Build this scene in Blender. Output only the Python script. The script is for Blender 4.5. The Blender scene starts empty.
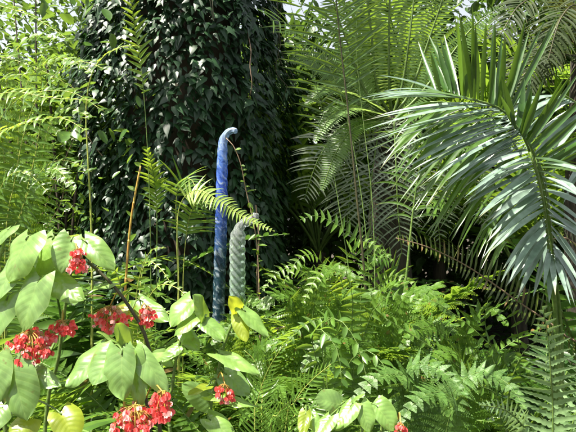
import bpy, math, random
from mathutils import Vector, Matrix, noise
rnd = random.Random(7)
V = Vector
scene = bpy.context.scene
COL = scene.collection
UP = V((0, 0, 1))
F, CX, CY, CH = 600.0, 288.0, 216.0, 1.6

def P(px, py, Y):
    """a photo position at a chosen distance Y (m) -> a point in the garden"""
    return V(((px-CX)/F*Y, Y, CH+(CY-py)/F*Y))

# ------------------------------------------------------------------ materials
def ramp2(nt, fac, c0, c1):
    m = nt.nodes.new('ShaderNodeMix'); m.data_type = 'RGBA'
    nt.links.new(fac, m.inputs[0])
    m.inputs[6].default_value = (*c0, 1); m.inputs[7].default_value = (*c1, 1)
    return m.outputs[2]

def leaf_mat(name, c0, c1, tr, rough=0.4, trans=0.35, spec=0.5, bump=0.0, veins=False, old=None, coat=0.0, tipdry=0.0, spots=0.0):
    m = bpy.data.materials.new(name); m.use_nodes = True
    nt = m.node_tree; N = nt.nodes; L = nt.links
    N.clear()
    out = N.new('ShaderNodeOutputMaterial')
    geo = N.new('ShaderNodeNewGeometry'); oi = N.new('ShaderNodeObjectInfo')
    add = N.new('ShaderNodeMath'); add.operation = 'MULTIPLY_ADD'
    L.new(geo.outputs['Random Per Island'], add.inputs[0]); add.inputs[1].default_value = 0.6
    mul = N.new('ShaderNodeMath'); mul.operation = 'MULTIPLY'; mul.inputs[1].default_value = 0.4
    L.new(oi.outputs['Random'], mul.inputs[0]); L.new(mul.outputs[0], add.inputs[2])
    col = ramp2(nt, add.outputs[0], c0, c1)
    tc = N.new('ShaderNodeTexCoord')
    nz = N.new('ShaderNodeTexNoise'); nz.inputs['Scale'].default_value = 28; nz.inputs['Detail'].default_value = 4
    L.new(tc.outputs['Object'], nz.inputs['Vector'])
    hs = N.new('ShaderNodeHueSaturation'); L.new(col, hs.inputs['Color'])
    mr = N.new('ShaderNodeMapRange'); mr.inputs[1].default_value = .3; mr.inputs[2].default_value = .7
    mr.inputs[3].default_value = .7; mr.inputs[4].default_value = 1.3
    L.new(nz.outputs[0], mr.inputs[0]); L.new(mr.outputs[0], hs.inputs['Value'])
    col = hs.outputs[0]
    if old:   # a share of leaves that have yellowed or dried
        gt = N.new('ShaderNodeMath'); gt.operation = 'GREATER_THAN'; gt.inputs[1].default_value = 1-old[1]
        L.new(geo.outputs['Random Per Island'], gt.inputs[0])
        mx = N.new('ShaderNodeMix'); mx.data_type = 'RGBA'
        L.new(gt.outputs[0], mx.inputs[0]); L.new(col, mx.inputs[6]); mx.inputs[7].default_value = (*old[0], 1)
        col = mx.outputs[2]
    if tipdry:   # dried leaflet tips, on some leaflets more than on others
        uvt = N.new('ShaderNodeUVMap'); sxt = N.new('ShaderNodeSeparateXYZ'); L.new(uvt.outputs[0], sxt.inputs[0])
        ad = N.new('ShaderNodeMath'); ad.operation = 'MULTIPLY_ADD'; ad.inputs[1].default_value = .35
        L.new(geo.outputs['Random Per Island'], ad.inputs[0]); L.new(sxt.outputs[0], ad.inputs[2])
        mt = N.new('ShaderNodeMapRange'); mt.inputs[1].default_value = 1.1; mt.inputs[2].default_value = 1.3; mt.inputs[4].default_value = tipdry
        L.new(ad.outputs[0], mt.inputs[0])
        mx = N.new('ShaderNodeMix'); mx.data_type = 'RGBA'; L.new(mt.outputs[0], mx.inputs[0]); L.new(col, mx.inputs[6]); mx.inputs[7].default_value = (.22, .17, .08, 1)
        col = mx.outputs[2]
    if spots:    # brown blemishes
        n2 = N.new('ShaderNodeTexNoise'); n2.inputs['Scale'].default_value = 45; n2.inputs['Detail'].default_value = 3; L.new(tc.outputs['Object'], n2.inputs['Vector'])
        mt = N.new('ShaderNodeMapRange'); mt.inputs[1].default_value = .66; mt.inputs[2].default_value = .74; mt.inputs[4].default_value = spots
        L.new(n2.outputs[0], mt.inputs[0])
        mx = N.new('ShaderNodeMix'); mx.data_type = 'RGBA'; L.new(mt.outputs[0], mx.inputs[0]); L.new(col, mx.inputs[6]); mx.inputs[7].default_value = (.14, .08, .03, 1)
        col = mx.outputs[2]
    bs = N.new('ShaderNodeBsdfPrincipled')
    bs.inputs['Roughness'].default_value = rough
    bs.inputs['Specular IOR Level'].default_value = spec
    bs.inputs['Coat Weight'].default_value = coat
    bs.inputs['Coat Roughness'].default_value = .25
    height = nz.outputs[0]
    if veins:
        uv = N.new('ShaderNodeUVMap'); sx = N.new('ShaderNodeSeparateXYZ'); L.new(uv.outputs[0], sx.inputs[0])
        ab = N.new('ShaderNodeMath'); ab.operation = 'ABSOLUTE'; L.new(sx.outputs[1], ab.inputs[0])
        w = N.new('ShaderNodeMath'); w.operation = 'MULTIPLY_ADD'; w.inputs[1].default_value = -.3
        L.new(ab.outputs[0], w.inputs[0]); L.new(sx.outputs[0], w.inputs[2])
        k = N.new('ShaderNodeMath'); k.operation = 'MULTIPLY'; k.inputs[1].default_value = 7; L.new(w.outputs[0], k.inputs[0])
        pp = N.new('ShaderNodeMath'); pp.operation = 'PINGPONG'; pp.inputs[1].default_value = .5; L.new(k.outputs[0], pp.inputs[0])
        v1 = N.new('ShaderNodeMapRange'); v1.inputs[1].default_value = 0; v1.inputs[2].default_value = .09
        v1.inputs[3].default_value = 1; v1.inputs[4].default_value = 0; L.new(pp.outputs[0], v1.inputs[0])
        v2 = N.new('ShaderNodeMapRange'); v2.inputs[1].default_value = .0; v2.inputs[2].default_value = .06
        v2.inputs[3].default_value = 1; v2.inputs[4].default_value = 0; L.new(ab.outputs[0], v2.inputs[0])
        v3 = N.new('ShaderNodeMapRange'); v3.inputs[1].default_value = .93; v3.inputs[2].default_value = 1
        v3.inputs[3].default_value = 0; v3.inputs[4].default_value = 1; L.new(ab.outputs[0], v3.inputs[0])
        mxm = N.new('ShaderNodeMath'); mxm.operation = 'MAXIMUM'; L.new(v1.outputs[0], mxm.inputs[0]); L.new(v2.outputs[0], mxm.inputs[1])
        mx3 = N.new('ShaderNodeMath'); mx3.operation = 'MAXIMUM'; L.new(mxm.outputs[0], mx3.inputs[0]); L.new(v3.outputs[0], mx3.inputs[1])
        sc = N.new('ShaderNodeMath'); sc.operation = 'MULTIPLY'; sc.inputs[1].default_value = .16; L.new(mx3.outputs[0], sc.inputs[0])
        mx = N.new('ShaderNodeMix'); mx.data_type = 'RGBA'; L.new(sc.outputs[0], mx.inputs[0]); L.new(col, mx.inputs[6])
        mx.inputs[7].default_value = (c1[0]*1.9+.03, c1[1]*1.5+.03, c1[2]*1.6+.01, 1)
        col = mx.outputs[2]
        sm = N.new('ShaderNodeMapRange'); sm.inputs[1].default_value = 0; sm.inputs[2].default_value = .5
        sm.inputs[3].default_value = 0; sm.inputs[4].default_value = 1; L.new(pp.outputs[0], sm.inputs[0])
        height = sm.outputs[0]
    L.new(col, bs.inputs['Base Color'])
    if bump:
        bp = N.new('ShaderNodeBump'); bp.inputs['Strength'].default_value = bump; bp.inputs['Distance'].default_value = .004
        L.new(height, bp.inputs['Height']); L.new(bp.outputs[0], bs.inputs['Normal'])
    tl = N.new('ShaderNodeBsdfTranslucent')
    ht = N.new('ShaderNodeMix'); ht.data_type = 'RGBA'; ht.blend_type = 'MIX'; ht.inputs[0].default_value = .8
    L.new(col, ht.inputs[6]); ht.inputs[7].default_value = (*tr, 1); L.new(ht.outputs[2], tl.inputs['Color'])
    mix = N.new('ShaderNodeMixShader'); mix.inputs[0].default_value = trans
    L.new(bs.outputs[0], mix.inputs[1]); L.new(tl.outputs[0], mix.inputs[2]); L.new(mix.outputs[0], out.inputs[0])
    return m

def plain_mat(name, c0, c1, scale=20, rough=.7, bump=.3, stretch=(1, 1, 1), dist=.01, spec=.4):
    m = bpy.data.materials.new(name); m.use_nodes = True
    nt = m.node_tree; N = nt.nodes; L = nt.links
    bs = N['Principled BSDF']; bs.inputs['Roughness'].default_value = rough; bs.inputs['Specular IOR Level'].default_value = spec
    tc = N.new('ShaderNodeTexCoord'); mp = N.new('ShaderNodeMapping'); mp.inputs['Scale'].default_value = stretch
    nz = N.new('ShaderNodeTexNoise'); nz.inputs['Scale'].default_value = scale; nz.inputs['Detail'].default_value = 6
    L.new(tc.outputs['Object'], mp.inputs[0]); L.new(mp.outputs[0], nz.inputs['Vector'])
    mr = N.new('ShaderNodeMapRange'); mr.inputs[1].default_value = .35; mr.inputs[2].default_value = .65
    L.new(nz.outputs[0], mr.inputs[0])
    L.new(ramp2(nt, mr.outputs[0], c0, c1), bs.inputs['Base Color'])
    bp = N.new('ShaderNodeBump'); bp.inputs['Strength'].default_value = bump; bp.inputs['Distance'].default_value = dist
    L.new(nz.outputs[0], bp.inputs['Height']); L.new(bp.outputs[0], bs.inputs['Normal'])
    return m

def glass_mat(name, stops, trans, xs=14, ys=9, contrast=.5, rough=.06, thread=.75):
    """blown glass whose colour runs along its length (UV y in metres), with paler swirls and darker threads"""
    m = bpy.data.materials.new(name); m.use_nodes = True
    nt = m.node_tree; N = nt.nodes; L = nt.links
    bs = N['Principled BSDF']; bs.inputs['Roughness'].default_value = rough; bs.inputs['IOR'].default_value = 1.45
    bs.inputs['Transmission Weight'].default_value = trans
    uv = N.new('ShaderNodeUVMap'); mp = N.new('ShaderNodeMapping'); mp.inputs['Scale'].default_value = (xs, ys, 1)
    L.new(uv.outputs[0], mp.inputs[0])
    nz = N.new('ShaderNodeTexNoise'); nz.inputs['Scale'].default_value = 1.0; nz.inputs['Detail'].default_value = 5; nz.inputs['Distortion'].default_value = .8
    L.new(mp.outputs[0], nz.inputs['Vector'])
    sx = N.new('ShaderNodeSeparateXYZ'); L.new(uv.outputs[0], sx.inputs[0])
    dv = N.new('ShaderNodeMath'); dv.operation = 'MULTIPLY_ADD'; dv.inputs[1].default_value = .4; L.new(sx.outputs[1], dv.inputs[0])
    ns = N.new('ShaderNodeMath'); ns.operation = 'MULTIPLY_ADD'; ns.inputs[1].default_value = .10; ns.inputs[2].default_value = -.05; L.new(nz.outputs[0], ns.inputs[0]); L.new(ns.outputs[0], dv.inputs[2])
    r = N.new('ShaderNodeValToRGB'); el = r.color_ramp.elements
    el[0].position = stops[0][0]; el[0].color = (*stops[0][1], 1); el[1].position = stops[-1][0]; el[1].color = (*stops[-1][1], 1)
    for p, c in stops[1:-1]:
        e = el.new(p); e.color = (*c, 1)
    L.new(dv.outputs[0], r.inputs[0])
    hi = N.new('ShaderNodeMapRange'); hi.inputs[1].default_value = .52; hi.inputs[2].default_value = .68; hi.inputs[4].default_value = contrast; L.new(nz.outputs[0], hi.inputs[0])
    mx = N.new('ShaderNodeMix'); mx.data_type = 'RGBA'; L.new(hi.outputs[0], mx.inputs[0]); L.new(r.outputs[0], mx.inputs[6]); mx.inputs[7].default_value = (.72, .84, .92, 1)
    lo = N.new('ShaderNodeMapRange'); lo.inputs[1].default_value = .46; lo.inputs[2].default_value = .34; lo.inputs[4].default_value = thread; L.new(nz.outputs[0], lo.inputs[0])
    m2 = N.new('ShaderNodeMix'); m2.data_type = 'RGBA'; m2.blend_type = 'MULTIPLY'; L.new(lo.outputs[0], m2.inputs[0]); L.new(mx.outputs[2], m2.inputs[6]); m2.inputs[7].default_value = (.25, .34, .42, 1)
    L.new(m2.outputs[2], bs.inputs['Base Color'])
    bp = N.new('ShaderNodeBump'); bp.inputs['Strength'].default_value = .5; bp.inputs['Distance'].default_value = .005
    L.new(nz.outputs[0], bp.inputs['Height']); L.new(bp.outputs[0], bs.inputs['Normal'])
    return m

M = {}
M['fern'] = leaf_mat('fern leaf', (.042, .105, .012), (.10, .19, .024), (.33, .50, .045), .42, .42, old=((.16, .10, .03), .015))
M['fern_sun'] = leaf_mat('sun-brightened fern leaf', (.075, .165, .014), (.15, .25, .03), (.48, .66, .05), .42, .48)  # sunlit copy of the fern leaf, sunlight put into its colours
M['fern_shade'] = leaf_mat('shade-darkened fern leaf', (.018, .055, .012), (.04, .095, .02), (.12, .26, .03), .45, .35, old=((.12, .08, .03), .03))  # shaded copy of the fern leaf, shade put into its colours
M['lady'] = leaf_mat('lady fern leaf', (.042, .105, .02), (.095, .18, .035), (.28, .46, .06), .5, .32)
M['holly'] = leaf_mat('holly fern leaf', (.055, .13, .018), (.11, .21, .03), (.33, .52, .05), .33, .36, spec=.6)
M['cycad'] = leaf_mat('cycad leaf', (.08, .16, .04), (.13, .23, .065), (.5, .68, .14), .32, .5, spec=.6)
M['cycad_olive'] = leaf_mat('olive cycad leaf', (.05, .08, .012), (.10, .12, .02), (.25, .30, .03), .35, .3, old=((.2, .13, .05), .1))
M['dry'] = leaf_mat('dry leaf', (.11, .15, .09), (.25, .29, .21), (.24, .32, .10), .38, .2, tipdry=.8)
M['palm'] = leaf_mat('silver palm leaf', (.13, .20, .155), (.25, .33, .27), (.22, .40, .10), .30, .2, spec=.8, coat=.3, tipdry=.7)  # glaucous leaf, lightened so the base colour also carries sun glare
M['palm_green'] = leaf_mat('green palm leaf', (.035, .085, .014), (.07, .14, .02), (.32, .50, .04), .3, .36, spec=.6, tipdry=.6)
M['palm_brown_shade'] = leaf_mat('shade-darkened brown palm leaf', (.018, .034, .008), (.038, .055, .013), (.14, .16, .02), .6, .25, spec=.2, tipdry=.6)  # own olive-brown, darkened so the colour carries the palm's shade
M['fern_pale'] = leaf_mat('pale fern leaf', (.17, .28, .05), (.28, .38, .09), (.6, .7, .12), .35, .4)
M['treefern'] = leaf_mat('grey-green fern leaf', (.13, .23, .09), (.20, .31, .13), (.36, .55, .15), .42, .3)
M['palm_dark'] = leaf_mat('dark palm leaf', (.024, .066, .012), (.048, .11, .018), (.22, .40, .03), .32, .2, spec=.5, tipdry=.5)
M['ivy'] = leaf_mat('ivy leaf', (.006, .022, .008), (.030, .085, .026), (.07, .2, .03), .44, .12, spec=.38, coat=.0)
M['begonia'] = leaf_mat('begonia leaf', (.11, .21, .04), (.18, .31, .07), (.42, .58, .05), .3, .36, spec=.7, bump=.12, veins=True, spots=.6)
M['begonia_grey'] = leaf_mat('grey begonia leaf', (.11, .21, .05), (.18, .30, .08), (.34, .52, .05), .3, .32, spec=.7, bump=.12, veins=True, spots=.6)
M['begonia_yellow'] = leaf_mat('yellow begonia leaf', (.16, .24, .02), (.28, .34, .03), (.65, .7, .04), .32, .5, spec=.6, bump=.12, veins=True, spots=.6)
M['shrub'] = leaf_mat('shrub leaf', (.04, .10, .014), (.11, .20, .03), (.28, .44, .05), .35, .3)
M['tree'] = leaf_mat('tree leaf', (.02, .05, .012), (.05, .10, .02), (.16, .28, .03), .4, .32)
M['petal'] = leaf_mat('begonia petal', (.68, .045, .05), (.85, .13, .12), (.85, .18, .12), .4, .3)
M['petal_pale'] = leaf_mat('pale begonia petal', (.75, .25, .25), (.8, .5, .45), (.85, .4, .35), .4, .3)
M['stem'] = plain_mat('green stem', (.06, .12, .02), (.12, .18, .04), 40, .5)
M['stem_pale'] = plain_mat('pale stem', (.22, .28, .05), (.34, .36, .08), 40, .5)
M['stem_red'] = plain_mat('reddish stem', (.30, .14, .03), (.40, .30, .05), 30, .5)
M['stem_dark'] = plain_mat('dark stem', (.03, .03, .012), (.06, .055, .02), 40, .55)
M['stem_brown'] = plain_mat('brown vine', (.14, .09, .06), (.24, .17, .11), 40, .7)
M['bark'] = plain_mat('bark', (.03, .022, .015), (.09, .07, .05), 9, .9, .8, (1, 1, .25), .03)
M['fibre'] = plain_mat('palm fibre', (.018, .014, .009), (.05, .042, .028), 14, .95, 1, (2, 2, .3), .03)
M['soil'] = plain_mat('garden soil', (.018, .013, .009), (.05, .038, .025), 12, .95, .8, (1, 1, 1), .03)
M['blue_glass'] = glass_mat('blue glass', [(0, (.012, .035, .06)), (.50, (.03, .085, .13)), (.60, (.05, .13, .36)), (.72, (.06, .15, .80)), (.82, (.16, .34, .9)), (.91, (.6, .74, .94))], .62, 7, 24, .75, .04)
M['clear_glass'] = glass_mat('pale clear glass', [(0, (.55, .80, .62)), (.5, (.74, .94, .80)), (.66, (.95, .98, .98)), (.72, (.88, .86, .97))], .88, 8, 5, .5, .03, .25)

# ------------------------------------------------------------------ mesh collector
class MB:
    def __init__(s): s.v = []; s.f = []; s.m = []; s.uv = []
    def pt(s, p, uv=(0, 0)): s.v.append((p[0], p[1], p[2])); s.uv.append(uv); return len(s.v)-1
    def face(s, idx, m=0): s.f.append(idx); s.m.append(m)
    def build(s, name, mats, parent=None, loc=None):
        me = s.mesh(name, mats)
        return link(name, me, parent, loc)
    def mesh(s, name, mats):
        me = bpy.data.meshes.new(name); me.from_pydata(s.v, [], s.f)
        for mt in mats: me.materials.append(mt)
        me.polygons.foreach_set('material_index', s.m)
        me.polygons.foreach_set('use_smooth', [True]*len(s.f))
        ul = me.uv_layers.new(name='UVMap')
        li = [0]*len(me.loops); me.loops.foreach_get('vertex_index', li)
        fl = []
        for i in li: fl += s.uv[i]
        ul.data.foreach_set('uv', fl)
        me.update(); return me
    # a pointed blade bent by gravity: three vertices per section, folded along the midrib
    def blade(s, base, d, nrm, length, width, droop=.2, fold=.15, prof='lance', segs=3, m=0, curl=0, twist=0):
        d = d.normalized(); side = d.cross(nrm)
        if side.length < 1e-4: side = d.cross(V((.3, .2, 1)))
        side.normalize(); nn = side.cross(d)
        prev = None; p = base.copy(); dd = d.copy(); step = length/segs
        for i in range(segs+1):
            t = i/segs
            if prof == 'lance': w = (1-t)**.75 if i else .75
            elif prof == 'strap': w = (.45+.55*min(1, t/.3))*(1-max(0, (t-.3)/.7)**1.9)
            elif prof == 'fernp': w = ((1-t)**.7 if i else .6)*(1 if i % 2 else .62)
            elif prof == 'oval': w = math.sin(math.pi*min(1, t*.92+.1))**.8 if i < segs else 0
            else: w = .5+.5*math.sin(math.pi*t) if i < segs else 0
            w *= width*.5
            if i == segs: cur = (s.pt(p, (1, 0)),)
            else:
                sd = side
                if twist: sd = side*math.cos(twist*t)+nn*math.sin(twist*t)
                cur = (s.pt(p-sd*w+nn*(w*fold), (t, -1)), s.pt(p-nn*(w*fold), (t, 0)), s.pt(p+sd*w+nn*(w*fold), (t, 1)))
            if prev:
                if len(cur) == 3:
                    s.face((prev[0], prev[1], cur[1], cur[0]), m); s.face((prev[1], prev[2], cur[2], cur[1]), m)
                else:
                    s.face((prev[0], prev[1], cur[0]), m); s.face((prev[1], prev[2], cur[0]), m)
            prev = cur
            p = p+dd*step
            dd = (dd+V((0, 0, -droop/segs))+side*(curl/segs)).normalized()
            nn = side.cross(dd)
        return p
    def tube(s, pts, r0, r1, m=0, sides=6):
        n = len(pts); prev = None; a = None; L = 0
        for i, p in enumerate(pts):
            T = (pts[min(i+1, n-1)]-pts[max(i-1, 0)]).normalized()
            if a is None:
                a = T.cross(V((.31, .52, .1)) if abs(T.z) > .8 else UP)
            a = (a-T*a.dot(T)).normalized(); b = T.cross(a)
            r = r0+(r1-r0)*i/(n-1)
            if i: L += (pts[i]-pts[i-1]).length
            cur = [s.pt(p+a*(r*math.cos(2*math.pi*k/sides))+b*(r*math.sin(2*math.pi*k/sides)), (k/sides, L)) for k in range(sides)]
            if prev:
                for k in range(sides):
                    s.face((prev[k], prev[(k+1) % sides], cur[(k+1) % sides], cur[k]), m)
            prev = cur
        s.face(tuple(prev), m)

def link(name, me, parent=None, loc=None):
    o = bpy.data.objects.new(name, me); COL.objects.link(o)
    if parent is not None: o.parent = parent
    if loc is not None: o.location = loc
    return o
def tag(o, label, cat, group=None, kind=None):
    if label: o['label'] = label
    if cat: o['category'] = cat
    if group: o['group'] = group
    if kind: o['kind'] = kind
    return o
def thing(name, label, cat, loc=(0, 0, 0), group=None):
    o = bpy.data.objects.new(name, None); COL.objects.link(o); o.location = loc; o.empty_display_size = .1
    return tag(o, label, cat, group)

def spline(pts, n):
    """Catmull-Rom through pts, n+1 even samples"""
    q = [pts[0]*2-pts[1]]+list(pts)+[pts[-1]*2-pts[-2]]
    dense = []
    for i in range(1, len(q)-2):
        a, b, c, d = q[i-1], q[i], q[i+1], q[i+2]
        for k in range(16):
            t = k/16
            dense.append(.5*((2*b)+(c-a)*t+(2*a-5*b+4*c-d)*t*t+(3*b-a-3*c+d)*t**3))
    dense.append(pts[-1].copy())
    acc = [0]
    for i in range(1, len(dense)): acc.append(acc[-1]+(dense[i]-dense[i-1]).length)
    tot = acc[-1]; out = []; j = 0
    for k in range(n+1):
        s = tot*k/n
        while j < len(acc)-2 and acc[j+1] < s: j += 1
        u = (s-acc[j])/max(1e-9, acc[j+1]-acc[j])
        out.append(dense[j].lerp(dense[j+1], min(1, u)))
    return out, tot

PROF = {
    'even': lambda t: (.55+.45*min(1, t*4))*(1-.75*max(0, t-.55)/.45),
    'tri': lambda t: (.75+.25*min(1, t*5))*(1-t)**.8+.04,
    'palm': lambda t: (.5+.5*min(1, t*4))*(1-.5*max(0, t-.5)/.5),
    'comb': lambda t: (.3+.7*min(1, t*5))*(1-.85*max(0, t-.7)/.3),
}
def grow(mb, pts, n, plen, pw, prof='even', t0=.15, up=UP, fwd=.25, lift=.15, droop=.3, fold=.15, shape='lance',
         segs=3, r0=.004, jit=.12, bip=0, alt=False, mr=1, curl=.15, sides=(-1, 1), ripple=0, lean=V((0, 0, 0)), R=rnd, miss=0.0, tipf=.5, rmb=None):
    ns = max(n+2, 12)
    path, tot = spline(pts, ns*2)
    if rmb: rmb.tube(path, r0, r0*.25, 0, 6); mb.tube(path[int(t0*ns*2):], r0*.5, r0*.15, 0, 3)   # leaflets join along the midline
    else: mb.tube(path, r0, r0*.25, mr, 5)
    up = up.normalized()
    for i in range(n):
        t = t0+(1-t0)*(i+.5)/n
        for sgn in sides:
            if R.random() < miss: continue
            tt = min(1, t+((.5*(1-t0)/n) if (alt and sgn > 0) else 0))
            x = tt*ns*2; j = min(int(x), ns*2-1); p = path[j].lerp(path[j+1], x-j)
            T = (path[j+1]-path[j]).normalized()
            S = T.cross(up)
            if S.length < .05: S = T.cross(V((0, -1, 0)))
            S.normalize(); Nn = S.cross(T)
            u = (t-t0)/(1-t0)
            ln = plen*PROF[prof](u)*(1+R.uniform(-jit, jit))
            f = fwd+tipf*u*u*fwd+R.uniform(-jit, jit)*.6
            d = S*sgn+T*f+Nn*(lift+R.uniform(-jit, jit))+lean
            nrm = Nn+V((R.uniform(-jit, jit), R.uniform(-jit, jit), 0))*1.2
            if not bip:
                mb.blade(p, d, nrm, ln, pw*(.6+.4*PROF[prof](u)), droop*(1+R.uniform(-.3, .3)), fold, shape, segs, 0, curl*sgn*-1)
            else:
                d.normalize(); sd = d.cross(nrm).normalized(); q = p.copy(); dd = d.copy(); st = ln/bip
                for k in range(bip):
                    w = (1-k/bip)*.85+.15
                    pl = pw*w*(.6+.4*PROF[prof](u))
                    for s2 in (-1, 1):
                        mb.blade(q, sd*s2+dd*.55+nrm*R.uniform(-.1, .2), nrm, pl, pl*.62, .25, .1, 'oval', 3, 0)
                    q = q+dd*st; dd = (dd+V((0, 0, -droop/bip))).normalized()
                mb.blade(q, dd, nrm, st*1.4, pw*.25, .1, .1, 'lance', 2, 0)

# ------------------------------------------------------------------ pools of fern fronds (local, base at the origin, growing towards +X)
def arc(e0, bend, L=1.0, n=8, sway=0):
    pts = [V((0, 0, 0))]; p = V((0, 0, 0))
    for i in range(n):
        t = (i+.5)/n; a = math.radians(e0-bend*t**1.25); h = math.radians(sway)*t
        p = p+V((math.cos(a)*math.cos(h), math.cos(a)*math.sin(h), math.sin(a)))*(L/n); pts.append(p.copy())
    return pts
ARCS = [(80, 75, 8), (68, 95, -14), (58, 100, 18), (84, 120, -6), (72, 60, 10)]
KIND = {
    'sword': dict(jit=.22, miss=.03, n=34, plen=.085, pw=.024, prof='even', t0=.12, fwd=.22, lift=.1, droop=.35, shape='lance', segs=3, r0=.004),
    'plume': dict(jit=.24, miss=.05, n=26, plen=.15, pw=.034, prof='tri', t0=.2, fwd=.3, lift=.15, droop=.4, shape='lance', segs=3, r0=.005),
    'lady': dict(jit=.2, n=21, plen=.27, pw=.045, prof='tri', t0=.22, fwd=.3, lift=.1, droop=.5, bip=12, r0=.005),
    'holly': dict(jit=.25, n=9, plen=.15, pw=.06, prof='palm', t0=.3, fwd=.45, lift=.1, droop=.6, shape='oval', segs=5, r0=.005, alt=True, fold=.25),
    'comb': dict(n=44, plen=.13, pw=.011, prof='comb', t0=.2, fwd=.45, lift=.35, droop=.12, shape='strap', segs=3, r0=.006, jit=.06),
    'areca': dict(jit=.2, n=22, plen=.30, pw=.026, prof='palm', t0=.25, fwd=.7, lift=.3, droop=.6, shape='strap', segs=5, r0=.008),
}
pool = {}
def get_pool(kind, mat, stem):
    key = (kind, mat, stem)
    if key not in pool:
        out = []
        R = random.Random(hash(kind) % 1000 if False else len(pool)*13+5)
        for e0, b, sw in ARCS:
            mb = MB(); grow(mb, arc(e0, b, 1.0, 9, sw), R=R, **KIND[kind]); out.append(mb.mesh('frond', [M[mat], M[stem]]))
        pool[key] = out
    return pool[key]

def fern(name, label, cat, loc, kind, mat='fern', n=10, L=.7, seed=1, group=None, arcs=(0, 1, 2, 3, 4), stem='stem', face=None, spread=360, trunk=0, tr=.06):
    R = random.Random(seed)
    t = thing(name, label, cat, loc, group)
    pl = get_pool(kind, mat, stem)
    z = 0
    if trunk:
        mb = MB(); pts = [V((0.02*math.sin(k*1.3), .02*math.cos(k), trunk*k/6)) for k in range(7)]
        mb.tube(pts, tr*1.2, tr, 0, 10); mb.build('trunk', [M['fibre']], t); z = trunk
    for k in range(n):
        o = link('frond', pl[arcs[R.randrange(len(arcs))]], t, (R.uniform(-.02, .02), R.uniform(-.02, .02), z))
        a = (face if face is not None else 0)+(k+.5)/n*spread-spread/2+R.uniform(-14, 14)
        o.rotation_euler = (math.radians(R.uniform(-14, 14)), math.radians(R.uniform(-12, 12)), math.radians(a))
        s = L*R.uniform(.7, 1.12); o.scale = (s, s, s*R.uniform(.9, 1.1))
    return t

def hero(parent, path, mats, **kw):
    """one particular frond; path is world points; parent is a thing with only a location"""
    off = V(parent.location)
    pts = [p-off for p in path]
    mb = MB(); rm = MB(); grow(mb, pts, rmb=rm, **kw)
    f = mb.build('frond', mats[:1], parent); rm.build('rachis', mats[1:], f)
    return f

def px(*pts): return [P(*p) for p in pts]

exec_order = []
# ================================================================== THE SETTING
def ground():
    mb = MB(); n = 60; S = 40.0
    idx = {}
    for i in range(n+1):
        for j in range(n+1):
            u = (i/n*2-1); v = (j/n*2-1)
            x = math.copysign(abs(u)**2.2, u)*S; y = 4+math.copysign(abs(v)**2.2, v)*S
            z = .07*noise.noise(V((x*.7, y*.7, 0)))+.03*noise.noise(V((x*2.3, y*2.3, 3)))-.03
            idx[i, j] = mb.pt((x, y, z))
    for i in range(n):
        for j in range(n): mb.face((idx[i, j], idx[i+1, j], idx[i+1, j+1], idx[i, j+1]))
    o = mb.build('ground', [M['soil']]); tag(o, None, None, kind='structure')
ground()

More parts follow.
